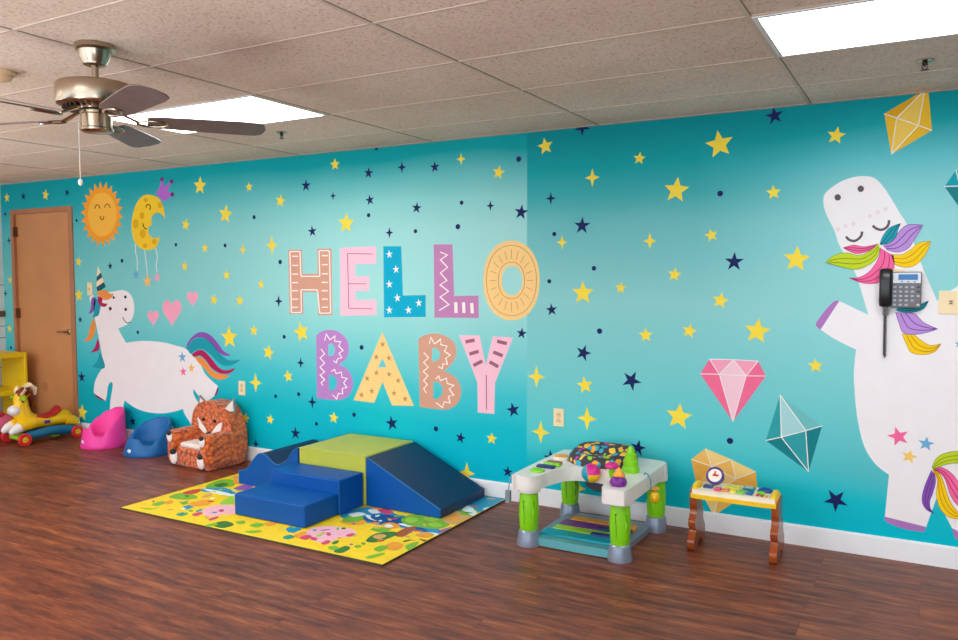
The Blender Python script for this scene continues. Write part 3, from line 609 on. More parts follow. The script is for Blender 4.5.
b = B(); b.lathe([(.072,0),(.072,-.012),(.066,-.018)], BEI); b.build('base_ring', t); b = B(); b.lathe([(.058,-.018),(.056,-.034),(.04,-.044),(.001,-.046)], BEI); b.build('cover', t)

# ------------------------------------------------------------------ ceiling fan
fan = thing('ceiling_fan','brushed nickel ceiling fan with five dark blades and a pull chain','ceiling fan',(-2.94,-2.63,H))
b = B(); b.lathe([(.074,0),(.076,-.004),(.076,-.018),(.070,-.024),(.062,-.026),(.056,-.055),(.046,-.072),(.044,-.080),(.03,-.086),(.016,-.088)], NICKEL, 36); b.build('canopy', fan)
b = B(); b.lathe([(.0135,-.06),(.0135,-.140),(.02,-.142),(.02,-.160)], NICKEL, 18); b.build('downrod', fan)
b = B(); b.lathe([(.03,-.156),(.09,-.156),(.14,-.158),(.146,-.162),(.148,-.168),(.148,-.236),(.145,-.242),(.125,-.252),(.09,-.259),(.055,-.262)], NICKEL, 48)
for i in range(30):
    a = 2*pi*i/30; T = T_(0,0,0,rz=a); b.box((.096,-.004,-.261),(.124,.004,-.2535), DARKMETAL, T)
b.build('motor_housing', fan)
b = B(); b.lathe([(.05,-.26),(.062,-.266),(.062,-.276),(.058,-.280),(.058,-.330),(.063,-.334),(.063,-.342),(.052,-.348),(.001,-.350)], NICKEL, 36); b.build('switch_housing', fan)
BL = mat('blade_walnut',(112,92,88),.42, var=.18, vs=14)
bl_o = [(.19,-.045),(.24,-.058),(.40,-.066),(.58,-.071),(.63,-.066),(.655,-.045),(.665,0),(.655,.045),(.63,.066),(.58,.071),(.40,.066),(.24,.058),(.19,.045)]
bd = B(); bd.prism(bl_o, -.003, .003, BL, T=T_(0,0,0,rx=radians(-12)))
blade = bd.build('blade', fan, bevel=.0015, seg=2, smooth=30)
bb = B(); Tt = T_(0,0,0,rx=radians(-12))
bb.tube([(.085,0,.028),(.12,.0,.012),(.155,0,-.003)], [(.012,.005),(.014,.005),(.016,.005)], NICKEL, 10)
bb.tube([(.15,0,-.006)]+[(.21+.06*cos(a),.028*sin(a),-.007) for a in [pi+2*pi*i/20 for i in range(21)]], .0055, NICKEL, 8, Tt)
bb.box((.24,-.02,-.006),(.275,.02,-.003), NICKEL, Tt)
brk = bb.build('blade_bracket', blade)
for k in range(5):
    if k: 
        o = blade.copy(); COL.objects.link(o); q = brk.copy(); COL.objects.link(q); q.parent = o
    else: o = blade
    o.location = (0,0,-.293); o.rotation_euler = (0,0,radians(52.5+72*k))
b = B(); cx = on_floor(82,140,2.12); pts = [(cx[0]+2.94, cx[1]+2.63, z) for z in (-.325,-.535)]
px_, py_ = -.048, -.046
b.tube([(px_,py_,-.31),(px_,py_,-.536)], .0016, mat('chain_white',(232,226,214),.4), 6); chain = b.build('pull_chain', fan)
b = B(); b.ell((px_,py_,-.548),(.009,.009,.014), mat('knob_white',(246,244,240),.25)); b.build('pull_knob', chain)

# ------------------------------------------------------------------ play mat
MX0, MX1, MY0, MT = -4.535, -2.437, -1.415, .012
def g_(n, *c): return mat(n, c, .55, var=.06, vs=18)
MYEL = g_('mat_yellow',252,214,16)
mt = thing('play_mat','yellow printed foam play mat with pond, trees and pink animals under the soft blocks','play mat',((MX0+MX1)/2,MY0/2,0))
MOFF = ((MX0+MX1)/2, MY0/2, 0)
b = B(); b.box((MX0,MY0,0),(MX1,-.017,MT-.001), mat('mat_edge',(70,66,50),.7)); b.box((MX0+.002,MY0+.002,MT-.001),(MX1-.002,-.019,MT), MYEL)
LV = [0]
def blob(pts, m):
    LV[0] += 1; z = MT + .00002*LV[0]; w = [on_floor(p[0], p[1], MT) for p in pts]
    w = [(min(max(x,MX0+.004),MX1-.004), min(max(y,MY0+.004),-.02)) for x, y in w]
    b.prism(w, MT-.0005, z, m)
def bl5(s, m): blob(curve(C(290,480,4.355,s)), m)
def bl4(s, m): blob(curve(C(120,470,4.79,s)), m)
AQ, AQD, GRN, GRND, TRK, MPK, MPKD, MOR, MWH, MRED, MTAN, MPUR = g_('mat_aqua',20,150,190), g_('mat_blue',10,84,150), g_('mat_green',120,186,40), g_('mat_green_dark',50,120,40), g_('mat_trunk',170,84,40), g_('mat_pink',248,186,204), g_('mat_pink_dark',214,70,110), g_('mat_orange',244,160,40), g_('mat_white',236,242,240), g_('mat_red',206,60,40), g_('mat_tan',226,170,96), g_('mat_purple',150,90,180)
w = [(MX1-.004,-.02),(MX1-.004,-.36),(-2.62,-.5),(-3.2,-.5),(-3.2,-.02)]; b.prism(w, MT-.0005, MT+.00005, AQ)
bl5('225,150 330,118 420,132 470,150 560,170 650,215 700,235 640,245 560,225 470,205 380,195 300,180 240,170', AQ); bl5('300,165 420,150 520,180 600,225 500,205 390,190', AQD)
bl5('215,180 280,165 330,178 320,195 250,195', MOR); bl5('230,170 290,150 320,165 300,180 240,185', GRN)
for s in ('255,150 300,140 330,150 280,160','340,130 380,128 400,140 360,146','330,150 345,170 400,180 380,165','470,190 520,205 560,200 520,192','560,235 620,245 650,235 610,228'): bl5(s, MWH)
bl5('350,160 380,152 405,165 380,178', AQD)
bl5('380,130 420,125 450,140 420,150', MPKD); bl5('350,118 390,112 420,122 380,128', MOR)
bl5('485,170 530,150 620,148 680,165 700,190 650,212 560,205 500,192', GRN)
for s in ('500,175 530,160 560,172 530,188','580,165 620,155 650,168 615,182','600,190 640,185 660,198 630,206'): bl5(s, LIME_ := g_('mat_lime',160,210,60))
bl5('455,238 505,208 550,203 530,225 490,248', TRK)
bl5('665,165 720,140 790,150 810,180 760,195 690,190', MTAN); bl5('690,165 720,155 740,170 710,180', MOR); bl5('750,190 790,195 770,205 740,200', g_('mat_brown',110,60,30))
bl5('740,130 790,120 820,140 790,155 750,150', GRN)
for s in ('750,130 775,112 800,128 775,140','775,142 800,130 815,145 795,155','840,125 865,118 880,127 860,135'): bl5(s, MWH)
bl5('640,225 700,205 740,205 700,225', MPUR)
bl5('330,265 370,235 440,225 470,235 420,258 370,272', GRND); bl5('360,245 400,236 420,245 385,258', MTAN); bl5('350,215 390,205 440,215 400,228', GRN); bl5('400,195 440,185 480,200 440,214', MOR); bl5('410,200 430,192 450,202 430,208', MWH)
bl5('410,290 450,270 495,282 470,305 430,305', MOR); bl5('500,290 530,275 560,270 530,310', GRN); bl5('545,240 590,228 630,238 590,252', MOR); bl5('560,255 600,262 640,255 600,272', g_('mat_brown',0,0,0))
bl5('365,300 400,285 430,292 390,312', GRN); bl5('330,335 400,318 410,325 350,342', GRN); bl5('190,310 240,288 262,298 225,318', GRND); bl5('165,292 200,288 215,300 180,305', GRN); bl5('280,288 300,283 312,290 290,296', GRN)
bl5('10,245 60,225 95,235 60,255', MOR); bl5('0,215 30,205 50,215 15,228', AQ)
bl5('70,235 90,212 150,202 220,205 270,215 292,235 270,248 220,252 180,268 130,272 90,258', MPK); bl5('165,228 180,236 170,244 158,238', MPKD); bl5('245,240 275,232 285,242 255,248', MPKD); bl5('135,275 165,262 175,272 150,282', MPKD); bl5('95,248 120,255 110,265 90,258', MPKD)
bl4('395,195 420,178 480,168 548,172 548,210 500,212 450,222 410,222', MPK); bl4('470,195 490,188 500,196 485,202', MPKD); bl4('425,235 465,222 470,230 435,242', MPKD); bl4('345,212 385,202 395,210 360,222', MPKD)
bl4('300,180 340,165 360,172 320,190', AQ); bl4('270,212 310,202 325,212 290,220', g_('mat_teal',20,150,140)); bl4('330,160 400,145 440,150 420,168 350,175', MOR); bl4('210,155 245,145 255,155 225,165', MOR)
bl4('150,165 200,150 215,158 180,172', GRN); bl4('95,180 150,185 190,180 140,190', GRN); bl4('235,130 290,110 350,118 370,135 300,142', GRN); bl4('290,155 320,150 325,160 300,166', GRN); bl4('440,262 500,245 545,262 490,278', GRND); bl4('410,265 450,255 470,262 430,272', GRN); bl4('555,250 590,243 600,255 570,258', GRN)
bl4('300,110 350,95 390,92 370,110 320,118', MRED); bl4('390,130 430,112 440,122 410,134', MTAN); bl4('385,100 440,80 520,90 548,105 548,125 460,110', AQ); bl4('400,90 470,100 540,118 530,125 440,108', MWH); bl4('410,80 470,50 540,48 545,75 470,85', GRN); bl4('450,75 490,62 520,70 480,82', GRND); bl4('500,140 540,125 550,160 480,165', LIME_)
bl4('545,90 600,70 640,75 600,98', MPUR); bl4('540,60 560,50 600,65 570,70', MOR); bl4('540,35 570,28 572,50 555,52', MTAN)
bl4('620,265 660,255 690,262 655,275', GRN); bl4('600,295 660,290 680,295 630,303', GRN); bl4('690,255 740,252 750,262 710,268', MOR); bl4('795,285 825,270 848,282 820,300', AQ); bl4('780,322 815,312 835,322 800,332', g_('mat_teal',0,0,0)); bl4('860,325 900,312 918,320 890,335', MPKD)
RM_ = random.Random(5); MC = (GRN, GRND, MOR, MWH, MRED, LIME_, AQ, MTAN, MPKD, MPUR)
LV[0] = 94
for i in range(150):
    x = RM_.uniform(MX0+.06, MX1-.06); y = RM_.uniform(MY0+.12, -.05); a = RM_.uniform(0,pi); u, v = RM_.uniform(.012,.032), RM_.uniform(.007,.016); m = RM_.choice(MC)
    w = [(x+u*cos(t)*cos(a)-v*sin(t)*sin(a), y+u*cos(t)*sin(a)+v*sin(t)*cos(a)) for t in [2*pi*k/10 for k in range(10)]]
    LV[0] += .15; b.prism(w, MT-.0005, MT+.00002*LV[0], m)
b.build('printed_sheet', mt, off=MOFF, smooth=0)

# ------------------------------------------------------------------ soft play blocks
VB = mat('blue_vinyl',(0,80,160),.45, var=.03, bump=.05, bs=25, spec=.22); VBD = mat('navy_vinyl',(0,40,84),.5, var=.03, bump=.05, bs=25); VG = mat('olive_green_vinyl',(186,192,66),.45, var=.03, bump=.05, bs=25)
SEAMB = mat('blue_seam',(30,108,176),.5)
Z0 = MT+.0025
st = thing('step_block','blue vinyl two-step soft play block in front of the green platform','soft play block',(-3.475,-.90,Z0))
b = B(); b.box((-.29,-.27,0),(.29,.03,.136), VB); b.build('lower_step', st, bevel=.010, seg=4)
b = B(); b.box((-.275,.032,0),(.305,.275,.222), VB); b.build('upper_step', st, bevel=.010, seg=4)
cu = thing('platform_block','olive green vinyl cube platform in the middle of the soft blocks','soft play block',(-3.445,-.335,Z0))
b = B(); b.box((-.285,-.28,0),(.283,.278,.326), VG); b.build('cube', cu, bevel=.012, seg=4)
b = B(); b.tube([(-.283,-.2815,.322),(.281,-.2815,.322)], .003, VG, 6); b.build('piping', cu)
rp = thing('ramp_block','dark blue vinyl wedge ramp beside the green platform','soft play block',(-2.875,-.335,Z0))
b = B(); prof = [(-.282,0),(.292,0),(.292,.056),(-.27,.318),(-.282,.318)]
b.prism(prof, -.278, .28, VB, T=XZ); 
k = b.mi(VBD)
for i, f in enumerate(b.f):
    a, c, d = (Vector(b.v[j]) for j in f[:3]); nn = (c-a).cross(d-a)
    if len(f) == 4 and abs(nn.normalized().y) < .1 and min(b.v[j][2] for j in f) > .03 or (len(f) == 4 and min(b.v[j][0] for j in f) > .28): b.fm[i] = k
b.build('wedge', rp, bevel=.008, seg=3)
b = B(); b.tube([(-.27,-.281,.318),(.290,-.281,.056)], .0035, SEAMB, 6); b.build('piping', rp)
wv = thing('wave_block','blue vinyl wave-topped soft play block behind the steps','soft play block',(-4.025,-.335,Z0))
top = curve(P('-.285,.093! -.20,.115 -.14,.185 -.075,.240 -.01,.232 .085,.180 .175,.215 .235,.285 .284,.322!'), False, 8)
b = B(); b.prism([(-.285,0)]+[(x,z) for x,z in top]+[(.284,0)], -.278, .277, VB, T=XZ)
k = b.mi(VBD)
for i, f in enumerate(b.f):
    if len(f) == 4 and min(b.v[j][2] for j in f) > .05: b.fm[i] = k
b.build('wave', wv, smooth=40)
b = B(); b.tube([(x,-.2785,z) for x,z in top], .0035, SEAMB, 6); b.build('piping', wv)

# ------------------------------------------------------------------ baby floor seats
def floor_seat(name, lab, loc, rz, R, hb, m, md):
    t = thing(name, lab, 'baby seat', loc, rz)
    def hgt(a):                                     # a: angle from the front
        K = [(0,.54),(.38,.53),(.62,.36),(1.05,.34),(1.3,.56),(1.7,.72),(2.2,.88),(2.7,.98),(3.15,1.0)]
        for (a0,v0),(a1,v1) in zip(K,K[1:]):
            if a <= a1: s = (a-a0)/(a1-a0); s = s*s*(3-2*s); return hb*(v0+(v1-v0)*s)
        return hb
    n = 64; rings = []; spec = [(1.0,0,0),(1.03,.06,0),(1.0,.3,0),(.95,.7,0),(.91,.93,0),(.87,1.0,0),(.81,.995,0),(.77,.94,0),(.72,.62,.02),(.69,.42,.035),(.60,.3,.05),(.02,.28,.05)]
    for i, (rr, f, _) in enumerate(spec):
        ring = []
        for j in range(n):
            an = -pi/2 + 2*pi*j/n; d = abs(((an+pi/2+pi) % (2*pi))-pi); hh = hgt(d)
            rad = R*rr
            if i >= 8: z = hb*[0,.31,.26,.25][i-8] if i > 8 else .5*(hh*.94+.31*hb)
            else: z = hh*f
            back = .10*R*(z/hb)
            ring.append((rad*cos(an)*1.02, rad*sin(an)+back, z))
        rings.append(ring)
    b = B(); b.loft(rings, m); b.build('seat_shell', t, smooth=60)
    b = B(); b.ell((0,-R*1.0,hb*.19),(.022,.006,.016), mat('badge_white',(236,238,244),.3), 16, 8); b.build('badge', t, label='small white badge')
    b = B(); b.ell((R*.2,-R*.1,hb*.255),(.03,.02,.008), md, 12, 8); b.build('seat_slot', t)
    return t

floor_seat('baby_floor_seat','hot pink moulded baby floor seat next to the brown door', (-6.39,-.225,0), radians(-8), .183, .325, mat('pink_foam',(246,60,164),.5,var=.03), mat('pink_foam_dark',(120,20,70),.6))
floor_seat('baby_floor_seat','blue moulded baby floor seat between pink seat and fox armchair', (-5.775,-.235,0), radians(2), .192, .285, mat('blue_foam',(0,100,170),.5,var=.03), mat('blue_foam_dark',(0,50,100),.6))

# ------------------------------------------------------------------ fox armchair
FUR = plush_material('orange_plush', [(0,(240,132,58)),(.35,(226,110,42)),(.62,(200,84,26)),(.95,(140,52,14))], 34); FWH = mat('plush_white',(244,232,226),.9,bump=.3,bs=120); FBK = mat('plush_black',(40,36,38),.8)
fx = thing('fox_armchair','orange plush child armchair with a fox face and ears','armchair',(-5.03,-.262,0), radians(-4))
b = B(); b.box((-.25,-.175,0),(.25,.2,.155), FUR); b.build('base', fx, bevel=.03, seg=4)
b = B(); b.box((-.13,-.16,.15),(.13,.07,.19), FWH); b.build('seat_cushion', fx, bevel=.018, seg=3, label='white seat top')
for s in (-1,1):
    b = B(); b.box((min(s*.135,s*.268),-.195,.015),(max(s*.135,s*.268),.19,.285), FUR); arm = b.build('armrest', fx, bevel=.055, seg=5)
    b = B(); T = T_(s*.2,-.198,.235); b.ell((0,0,0),(.034,.012,.045), FWH, 16, 10, T); b.build('paw_pad', arm, label='white paw patch')
    b = B(); T = T_(s*.2,-.2,.258); b.ell((0,0,0),(.028,.013,.022), FBK, 14, 8, T); b.build('paw_tip', arm, label='black paw tip')
    b = B(); b.ell((s*.17,-.185,.075),(.045,.02,.062), FWH, 16, 10); b.build('foot_pad', fx, label='white foot patch')
    b = B(); b.ell((s*.17,-.19,.112),(.037,.02,.026), FBK, 14, 8); b.build('foot_tip', fx, label='black foot tip')
b = B(); out = curve(P('-.25,.10! -.26,.26 -.235,.38 -.18,.455 -.08,.495 .05,.492 .15,.45 .215,.36 .25,.25 .25,.10!')); b.prism([(x,z) for x,z in out], -.20, -.05, FUR, T=XZ); bk = b.build('backrest', fx, bevel=.045, seg=5, smooth=60)
FY = .048
for pts in ('-.16,.36 -.09,.30 -.03,.235 -.075,.235 -.135,.27','.15,.345 .10,.33 .01,.245 .06,.235 .13,.26'):
    b = B(); b.prism(sharp(P(pts)), -FY, -FY+.016, FWH, T=XZ); b.build('cheek', bk, bevel=.006, label='white cheek patch')
for x, z in ((-.09,.345),(.05,.345)): b = B(); b.ell((x,FY-.006,z),(.014,.012,.014), FBK, 12, 8); b.build('eye', bk)
b = B(); b.ell((-.02,FY-.014,.235),(.02,.02,.016), FBK, 12, 8); b.build('nose', bk)
for s, x in ((-1,-.14),(1,.15)):
    T = T_(x,.105,.415,rz=radians(38)) @ XZ
    b = B(); b.prism([(-.065,0),(.06,0),(.045*s,.125)], -.02, .02, mat('ear_grey',(150,150,150),.8), T=T); e = b.build('ear', bk, bevel=.012, seg=3)
    b = B(); b.prism([(-.046,.012),(.044,.012),(.036*s,.10)], .018, .027, FWH, T=T); b.build('inner_ear', e, bevel=.003, label='white inner ear')

# ------------------------------------------------------------------ ride-on horse
RY, RB, RR, RL, RW = mat('toy_yellow',(250,200,10),.35), mat('toy_teal_blue',(10,110,150),.35), mat('toy_red',(226,44,50),.35), mat('toy_lime',(150,206,30),.35), mat('toy_white',(240,234,232),.4)
RM, RC, RHD = mat('toy_maroon',(120,36,26),.5), mat('toy_cream',(250,226,180),.45), mat('toy_red_dark',(186,20,40),.35)
rh = thing('ride_on_horse','yellow plastic ride-on pony with red wheels in front of the door','ride-on toy',(-7.10,-.35,0), radians(-4))
for s in (-1,1):
    b = B(); b.tube([(s*.105,.24,.075),(s*.115,.15,.088),(s*.115,.02,.10),(s*.112,-.08,.088),(s*.105,-.17,.08),(s*.1,-.23,.062)], [(.035,.04),(.04,.045),(.04,.042),(.04,.04),(.038,.036),(.03,.03)], RB, 14); b.build('side_rail', rh)
    for y, r in ((-.23,.058),(.25,.055)):
        b = B(); T = T_(s*.132,y,r,ry=s*pi/2); b.lathe([(r*.5,-.002),(r*.92,0),(r,.008),(r,.026),(r*.92,.034),(r*.55,.034),(r*.5,.026),(.001,.026)], RR, 26, T); wh = b.build('wheel', rh)
        b = B(); b.lathe([(r*.48,.026),(r*.44,.036),(r*.2,.038),(r*.18,.032),(.001,.032)], mat('hub_yellow',(226,190,40),.35), 18, T); b.build('wheel_hub', wh)
for lo, hi in (((-.09,-.25,.045),(.09,-.13,.085)),((-.10,.05,.03),(.10,.12,.05))): b = B(); b.box(lo, hi, RL); b.build('footboard', rh, bevel=.012)
def rng(c, rx, rz, t, n=18):                        # ellipse ring across the body, tilted by t about x
    return [(c[0]+rx*cos(2*pi*j/n), c[1]+rz*sin(2*pi*j/n)*sin(t), c[2]+rz*sin(2*pi*j/n)*cos(t)) for j in range(n)]
b = B(); b.loft([rng((0,.27,.20),.02,.02,0),rng((0,.255,.195),.055,.05,0),rng((0,.2,.19),.085,.075,0),rng((0,.1,.18),.085,.055,.1),rng((0,0,.175),.088,.055,.0),rng((0,-.08,.185),.09,.07,.3),rng((0,-.15,.215),.085,.085,.7),rng((0,-.175,.28),.07,.075,1.2),rng((0,-.18,.35),.06,.062,1.4),rng((0,-.185,.42),.058,.055,1.5),rng((0,-.19,.46),.03,.03,1.5)], RY); bd = b.build('body', rh, smooth=60)
b = B(); b.box((.092,-.025,.165),(.098,.03,.195), mat('toy_purple_patch',(90,50,150),.4)); b.build('side_patch', bd, bevel=.002, label='purple patch')
b = B(); b.loft([rng((0,.165,.28),.03,.015,0),rng((0,.15,.275),.07,.03,0),rng((0,.10,.235),.078,.022,.3),rng((0,.02,.218),.08,.018,.1),rng((0,-.08,.235),.07,.016,-.2),rng((0,-.11,.25),.03,.01,-.3)], RHD); b.build('saddle', rh, smooth=60)
for s in (-1,1):
    b = B(); b.tube([(s*.06,.2,.17),(s*.075,.25,.16),(s*.07,.29,.13)], [.05,.045,.035], RY, 14); lg = b.build('hind_leg', rh)
    b = B(); b.ell((s*.068,.292,.135),(.034,.026,.045), RW); b.build('hoof', lg, label='white hoof')
    b = B(); b.tube([(s*.06,-.11,.185),(s*.07,-.18,.178),(s*.072,-.235,.165)], [.058,.055,.045], RY, 14); lg = b.build('front_leg', rh)
    b = B(); b.tube([(s*.072,-.23,.162),(s*.073,-.27,.145),(s*.07,-.315,.12)], [.046,.042,.02], RW, 14); b.build('hoof', lg, label='white hoof')
    b = B(); b.tube([(s*.03,-.2,.415),(s*.11,-.2,.415),(s*.125,-.2,.412)], [.018,.02,.01], RL, 12); b.build('handlebar', rh, label='lime green handlebar')
    b = B(); b.tube([(s*.045,-.19,.45),(s*.075,-.175,.49),(s*.062,-.17,.525)], [(.02,.012),(.024,.012),(.006,.006)], RC, 12); b.build('ear', rh)
b = B(); b.loft([rng((0,-.12,.44),.04,.04,.9),rng((0,-.155,.42),.066,.066,.9),rng((0,-.195,.37),.058,.058,.9),rng((0,-.225,.325),.05,.05,.9)], RY); hd = b.build('head', rh, smooth=60)
b = B(); b.ell((0,-.238,.308),(.064,.056,.048), RW); b.build('muzzle', hd, label='white muzzle')
for s in (-1,1): b = B(); b.ell((s*.058,-.19,.40),(.008,.014,.022), FBK, 12, 8); b.build('eye', hd)
b = B(); b.tube([(0,-.10,.33),(0,-.09,.40),(0,-.105,.46),(0,-.15,.49),(0,-.195,.465),(0,-.222,.41)], [(.02,.02),(.035,.028),(.045,.028),(.05,.026),(.045,.02),(.03,.012)], RM, 14); b.build('mane', rh, label='brown mane')
b = B(); b.tube([(0,-.06,.43),(0,-.06,.49),(0,-.105,.525),(0,-.155,.51)], [(.025,.016),(.05,.024),(.055,.024),(.03,.012)], RC, 14); b.build('forelock', rh, label='cream tuft')

# pink toy half out of view
pk = thing('pink_toy','pink plastic toy partly hidden behind the ride-on pony','toy',(-7.56,-.47,0), .2)
PKA, PKB = mat('toy_pink',(236,110,150),.4), mat('toy_rose',(214,50,80),.4)
b = B(); b.loft([rng((0,.16,.12),.03,.03,0),rng((0,.13,.12),.085,.08,0),rng((0,.0,.13),.11,.10,0),rng((0,-.12,.12),.09,.085,0),rng((0,-.16,.11),.03,.03,0)], PKA); b.build('body', pk, smooth=60)
b = B(); b.ell((.0,-.05,.22),(.07,.09,.035), PKB); b.build('seat', pk, label='red seat')
for y in (-.1,.1):
    for s in (-1,1): b = B(); b.lathe([(.02,-.012),(.05,-.012),(.052,0),(.05,.012),(.02,.012)], PKB, 20, T_(s*.1,y,.052,ry=pi/2)); b.build('wheel', pk)
b = B(); b.ell((.06,-.15,.15),(.022,.022,.022), mat('toy_violet',(120,50,150),.35)); b.build('knob', pk, label='violet knob')

# ------------------------------------------------------------------ yellow shelf
YS = mat('shelf_yellow',(246,212,0),.42,var=.04)
sh = thing('shelf_unit','bright yellow open shelf unit against the white wall by the door','shelf',(-7.97,-.68,0))
b = B()
for y0, y1 in ((.545,.575),(-.575,-.545)):
    b = B(); b.box((-.13,y0,0),(.27,y1,.765), YS); b.build('end_panel', sh, bevel=.006)
for z, th in ((.722,.044),(.36,.05),(.05,.04)):
    b = B(); b.box((-.13,-.545,z),(.268,.545,z+th), YS); b.build('shelf_board' if z < .7 else 'top_board', sh, bevel=.006)

# ------------------------------------------------------------------ ride-in activity center
WP, GP, SP = mat('activity_white',(238,232,226),.35), mat('activity_green',(132,212,20),.35), mat('activity_silver',(142,154,172),.3,.35)
AT, AP, AY, AO, AM, AN = mat('activity_teal',(10,160,180),.35), mat('activity_purple',(120,30,140),.35), mat('activity_yellow',(250,196,20),.35), mat('activity_orange',(246,160,40),.35), mat('activity_magenta',(220,30,140),.35), mat('activity_navy',(20,40,110),.35)
ac = thing('activity_center','white and green ride-in baby activity center with printed seat by the wall','activity center',(-1.66,-.43,0), radians(0))
def leg(x, y):
    b = B(); b.lathe([(.047,.086),(.051,.10),(.056,.17),(.056,.21),(.052,.28),(.049,.31)], GP, 26, T_(x,y,0)); 
    for s in (-.5,.5): b.tube([(x+.053*sin(s+.4),y-.053*cos(s+.4),.12),(x+.058*sin(s+.4),y-.058*cos(s+.4),.19),(x+.054*sin(s+.4),y-.054*cos(s+.4),.26)], [.004,.007,.004], GP, 8)
    l = b.build('leg', ac, label='lime green leg'); b = B(); b.lathe([(.066,0),(.067,.012),(.061,.05),(.056,.082),(.05,.088)], SP, 26, T_(x,y,0)); b.build('foot', l, label='silver foot')
LG = ((-.265,-.30),(.265,-.285),(.285,.29),(-.265,.29))
for x, y in LG: leg(x, y)
out = curve(P('-.335,-.33 -.30,-.375 -.23,-.375 -.195,-.33 -.175,-.2 -.13,-.08 -.06,-.035 .06,-.035 .135,-.08 .18,-.2 .19,-.34 .21,-.395 .30,-.40 .335,-.34 .34,.2 .335,.31 .30,.35 .2,.36 -.22,.375 -.31,.36 -.335,.30'))
hole = [(.0+.135*cos(a), .165+.125*sin(a)) for a in [2*pi*i/28 for i in range(28)]]
b = B(); b.prism([p[:2] for p in out], .325, .405, WP, [hole]); b.build('tray', ac, bevel=.02, seg=4, smooth=50)
for x, y in LG:
    b = B(); b.lathe([(.056,.30),(.064,.305),(.066,.33),(.06,.40)], WP, 24, T_(x,y,0)); b.build('corner_socket', ac)
DF = print_material()
b = B(); rings = []
for rr, z in ((.17,.402),(.19,.42),(.188,.45),(.165,.474),(.13,.480),(.09,.474),(.05,.466),(.01,.463)):
    rings.append([(rr*1.08*cos(2*pi*j/36), .16+rr*.95*sin(2*pi*j/36), z+.02*sin(2*pi*j/36)*(1 if z > .4 else 0)+.006*sin(3*2*pi*j/36)) for j in range(36)])
b.loft(rings, DF); b.build('seat_pad', ac, smooth=60, label='dark fabric seat with bright doodle print')
b = B(); b.loft([[(r*cos(2*pi*j/24), .16+r*sin(2*pi*j/24), z) for j in range(24)] for r, z in ((.12,.33),(.1,.26),(.06,.235),(.02,.23))], mat('activity_grey',(92,90,104),.7)); b.build('seat_sling', ac, smooth=60)
b = B(); b.prism([p[:2] for p in curve(P('-.21,-.29 .20,-.29 .255,-.2 .27,.22 .2,.275 -.2,.275 -.255,.22 -.255,-.2'))], .004, .038, SP); b.build('base_tray', ac, bevel=.01)
b = B(); b.prism([p[:2] for p in curve(P('-.20,-.31 .20,-.31 .235,-.27 .20,-.25 -.20,-.25 -.235,-.27'))], .006, .05, mat('activity_aqua',(96,168,176),.2)); b.build('front_bumper', ac, bevel=.008, label='clear aqua front lip')
for y0, y1, m, x0, x1 in ((-.235,-.135,AT,-.23,.2),(-.13,-.05,mat('activity_lime',(160,214,40),.35),-.2,.2),(-.045,.065,AP,-.2,.22),(.07,.15,AO,-.17,.22)):
    b = B(); b.box((x0,y0,.036),(x1,y1,.058), m); b.build('piano_bar', ac, bevel=.006)
for y in (-.13,-.03): b = B(); b.box((.04,y-.02,.05),(.21,y+.02,.068), AN); b.build('piano_bar', ac, bevel=.005)
# toys on the tray
b = B(); b.ell((-.245,-.235,.408),(.045,.04,.014), GP); b.build('toy_button', ac); 
b = B(); b.box((-.29,-.16,.404),(-.18,-.115,.42), AN); b.build('toy_bar', ac, bevel=.008)
b = B(); b.box((-.275,-.10,.404),(-.17,-.06,.422), GP); b.box((-.27,-.055,.404),(-.18,-.02,.425), mat('activity_brown',(150,96,60),.4)); b.build('toy_frets', ac, bevel=.008)
b = B(); b.lathe([(.045,.403),(.047,.42),(.044,.428)], WP, 24, T_(-.235,.08,0)); d = b.build('toy_drum', ac); b = B(); b.lathe([(.043,.427),(.04,.433),(.001,.434)], AO, 24, T_(-.235,.08,0)); b.build('drum_skin', d)
for r0, m, a0, a1 in ((0,AT,0,1),(0,AM,1,2),(0,AY,2,3)):
    b = B(); n = 14; T = T_(.01,-.058,.385, ry=0)
    k0, k1 = {AT:(pi*.62,pi*1.5), AM:(0,pi*.62), AY:(-pi*.5,0)}[m]
    rings = []
    for i in range(9):
        th = k0+(k1-k0)*i/8; rings.append([(.055*sin(pi*j/n)*cos(th), .05*cos(pi*j/n)-.0, .055*sin(pi*j/n)*sin(th)) for j in range(n+1)])
    b.loft(rings, m, T, caps=False, closed=False); b.build('beach_ball_panel', ac, smooth=60)
b = B(); b.ell((.262,-.31,.425),(.046,.044,.036), AP); db = b.build('toy_dome', ac, label='purple dome toy'); b = B(); b.lathe([(.03,.44),(.034,.46),(.02,.475),(.008,.495),(.001,.5)], AO, 14, T_(.262,-.30,0)); b.build('dome_flame', db, label='orange flame top')
b = B(); b.lathe([(.016,.40),(.018,.44),(.026,.455)], GP, 16, T_(.165,-.14,0)); mu = b.build('toy_mushroom', ac); b = B(); b.lathe([(.036,.452),(.04,.46),(.036,.472),(.018,.482),(.001,.484)], AM, 20, T_(.165,-.14,0)); b.build('mushroom_cap', mu, label='magenta cap')
b = B(); b.lathe([(.048,.402),(.05,.43),(.042,.44),(.043,.47),(.033,.48),(.034,.505),(.022,.515),(.022,.53),(.010,.55),(.001,.552)], GP, 18, T_(.225,.0,0)); b.build('toy_tree', ac, label='lime green tree toy')
b = B(); b.tube([(.3,.0,.40),(.33,-.06,.425),(.355,-.1,.43),(.372,-.105,.40),(.375,-.1,.34)], .004, mat('activity_strap',(90,150,160),.4), 8); b.build('hoop', ac)
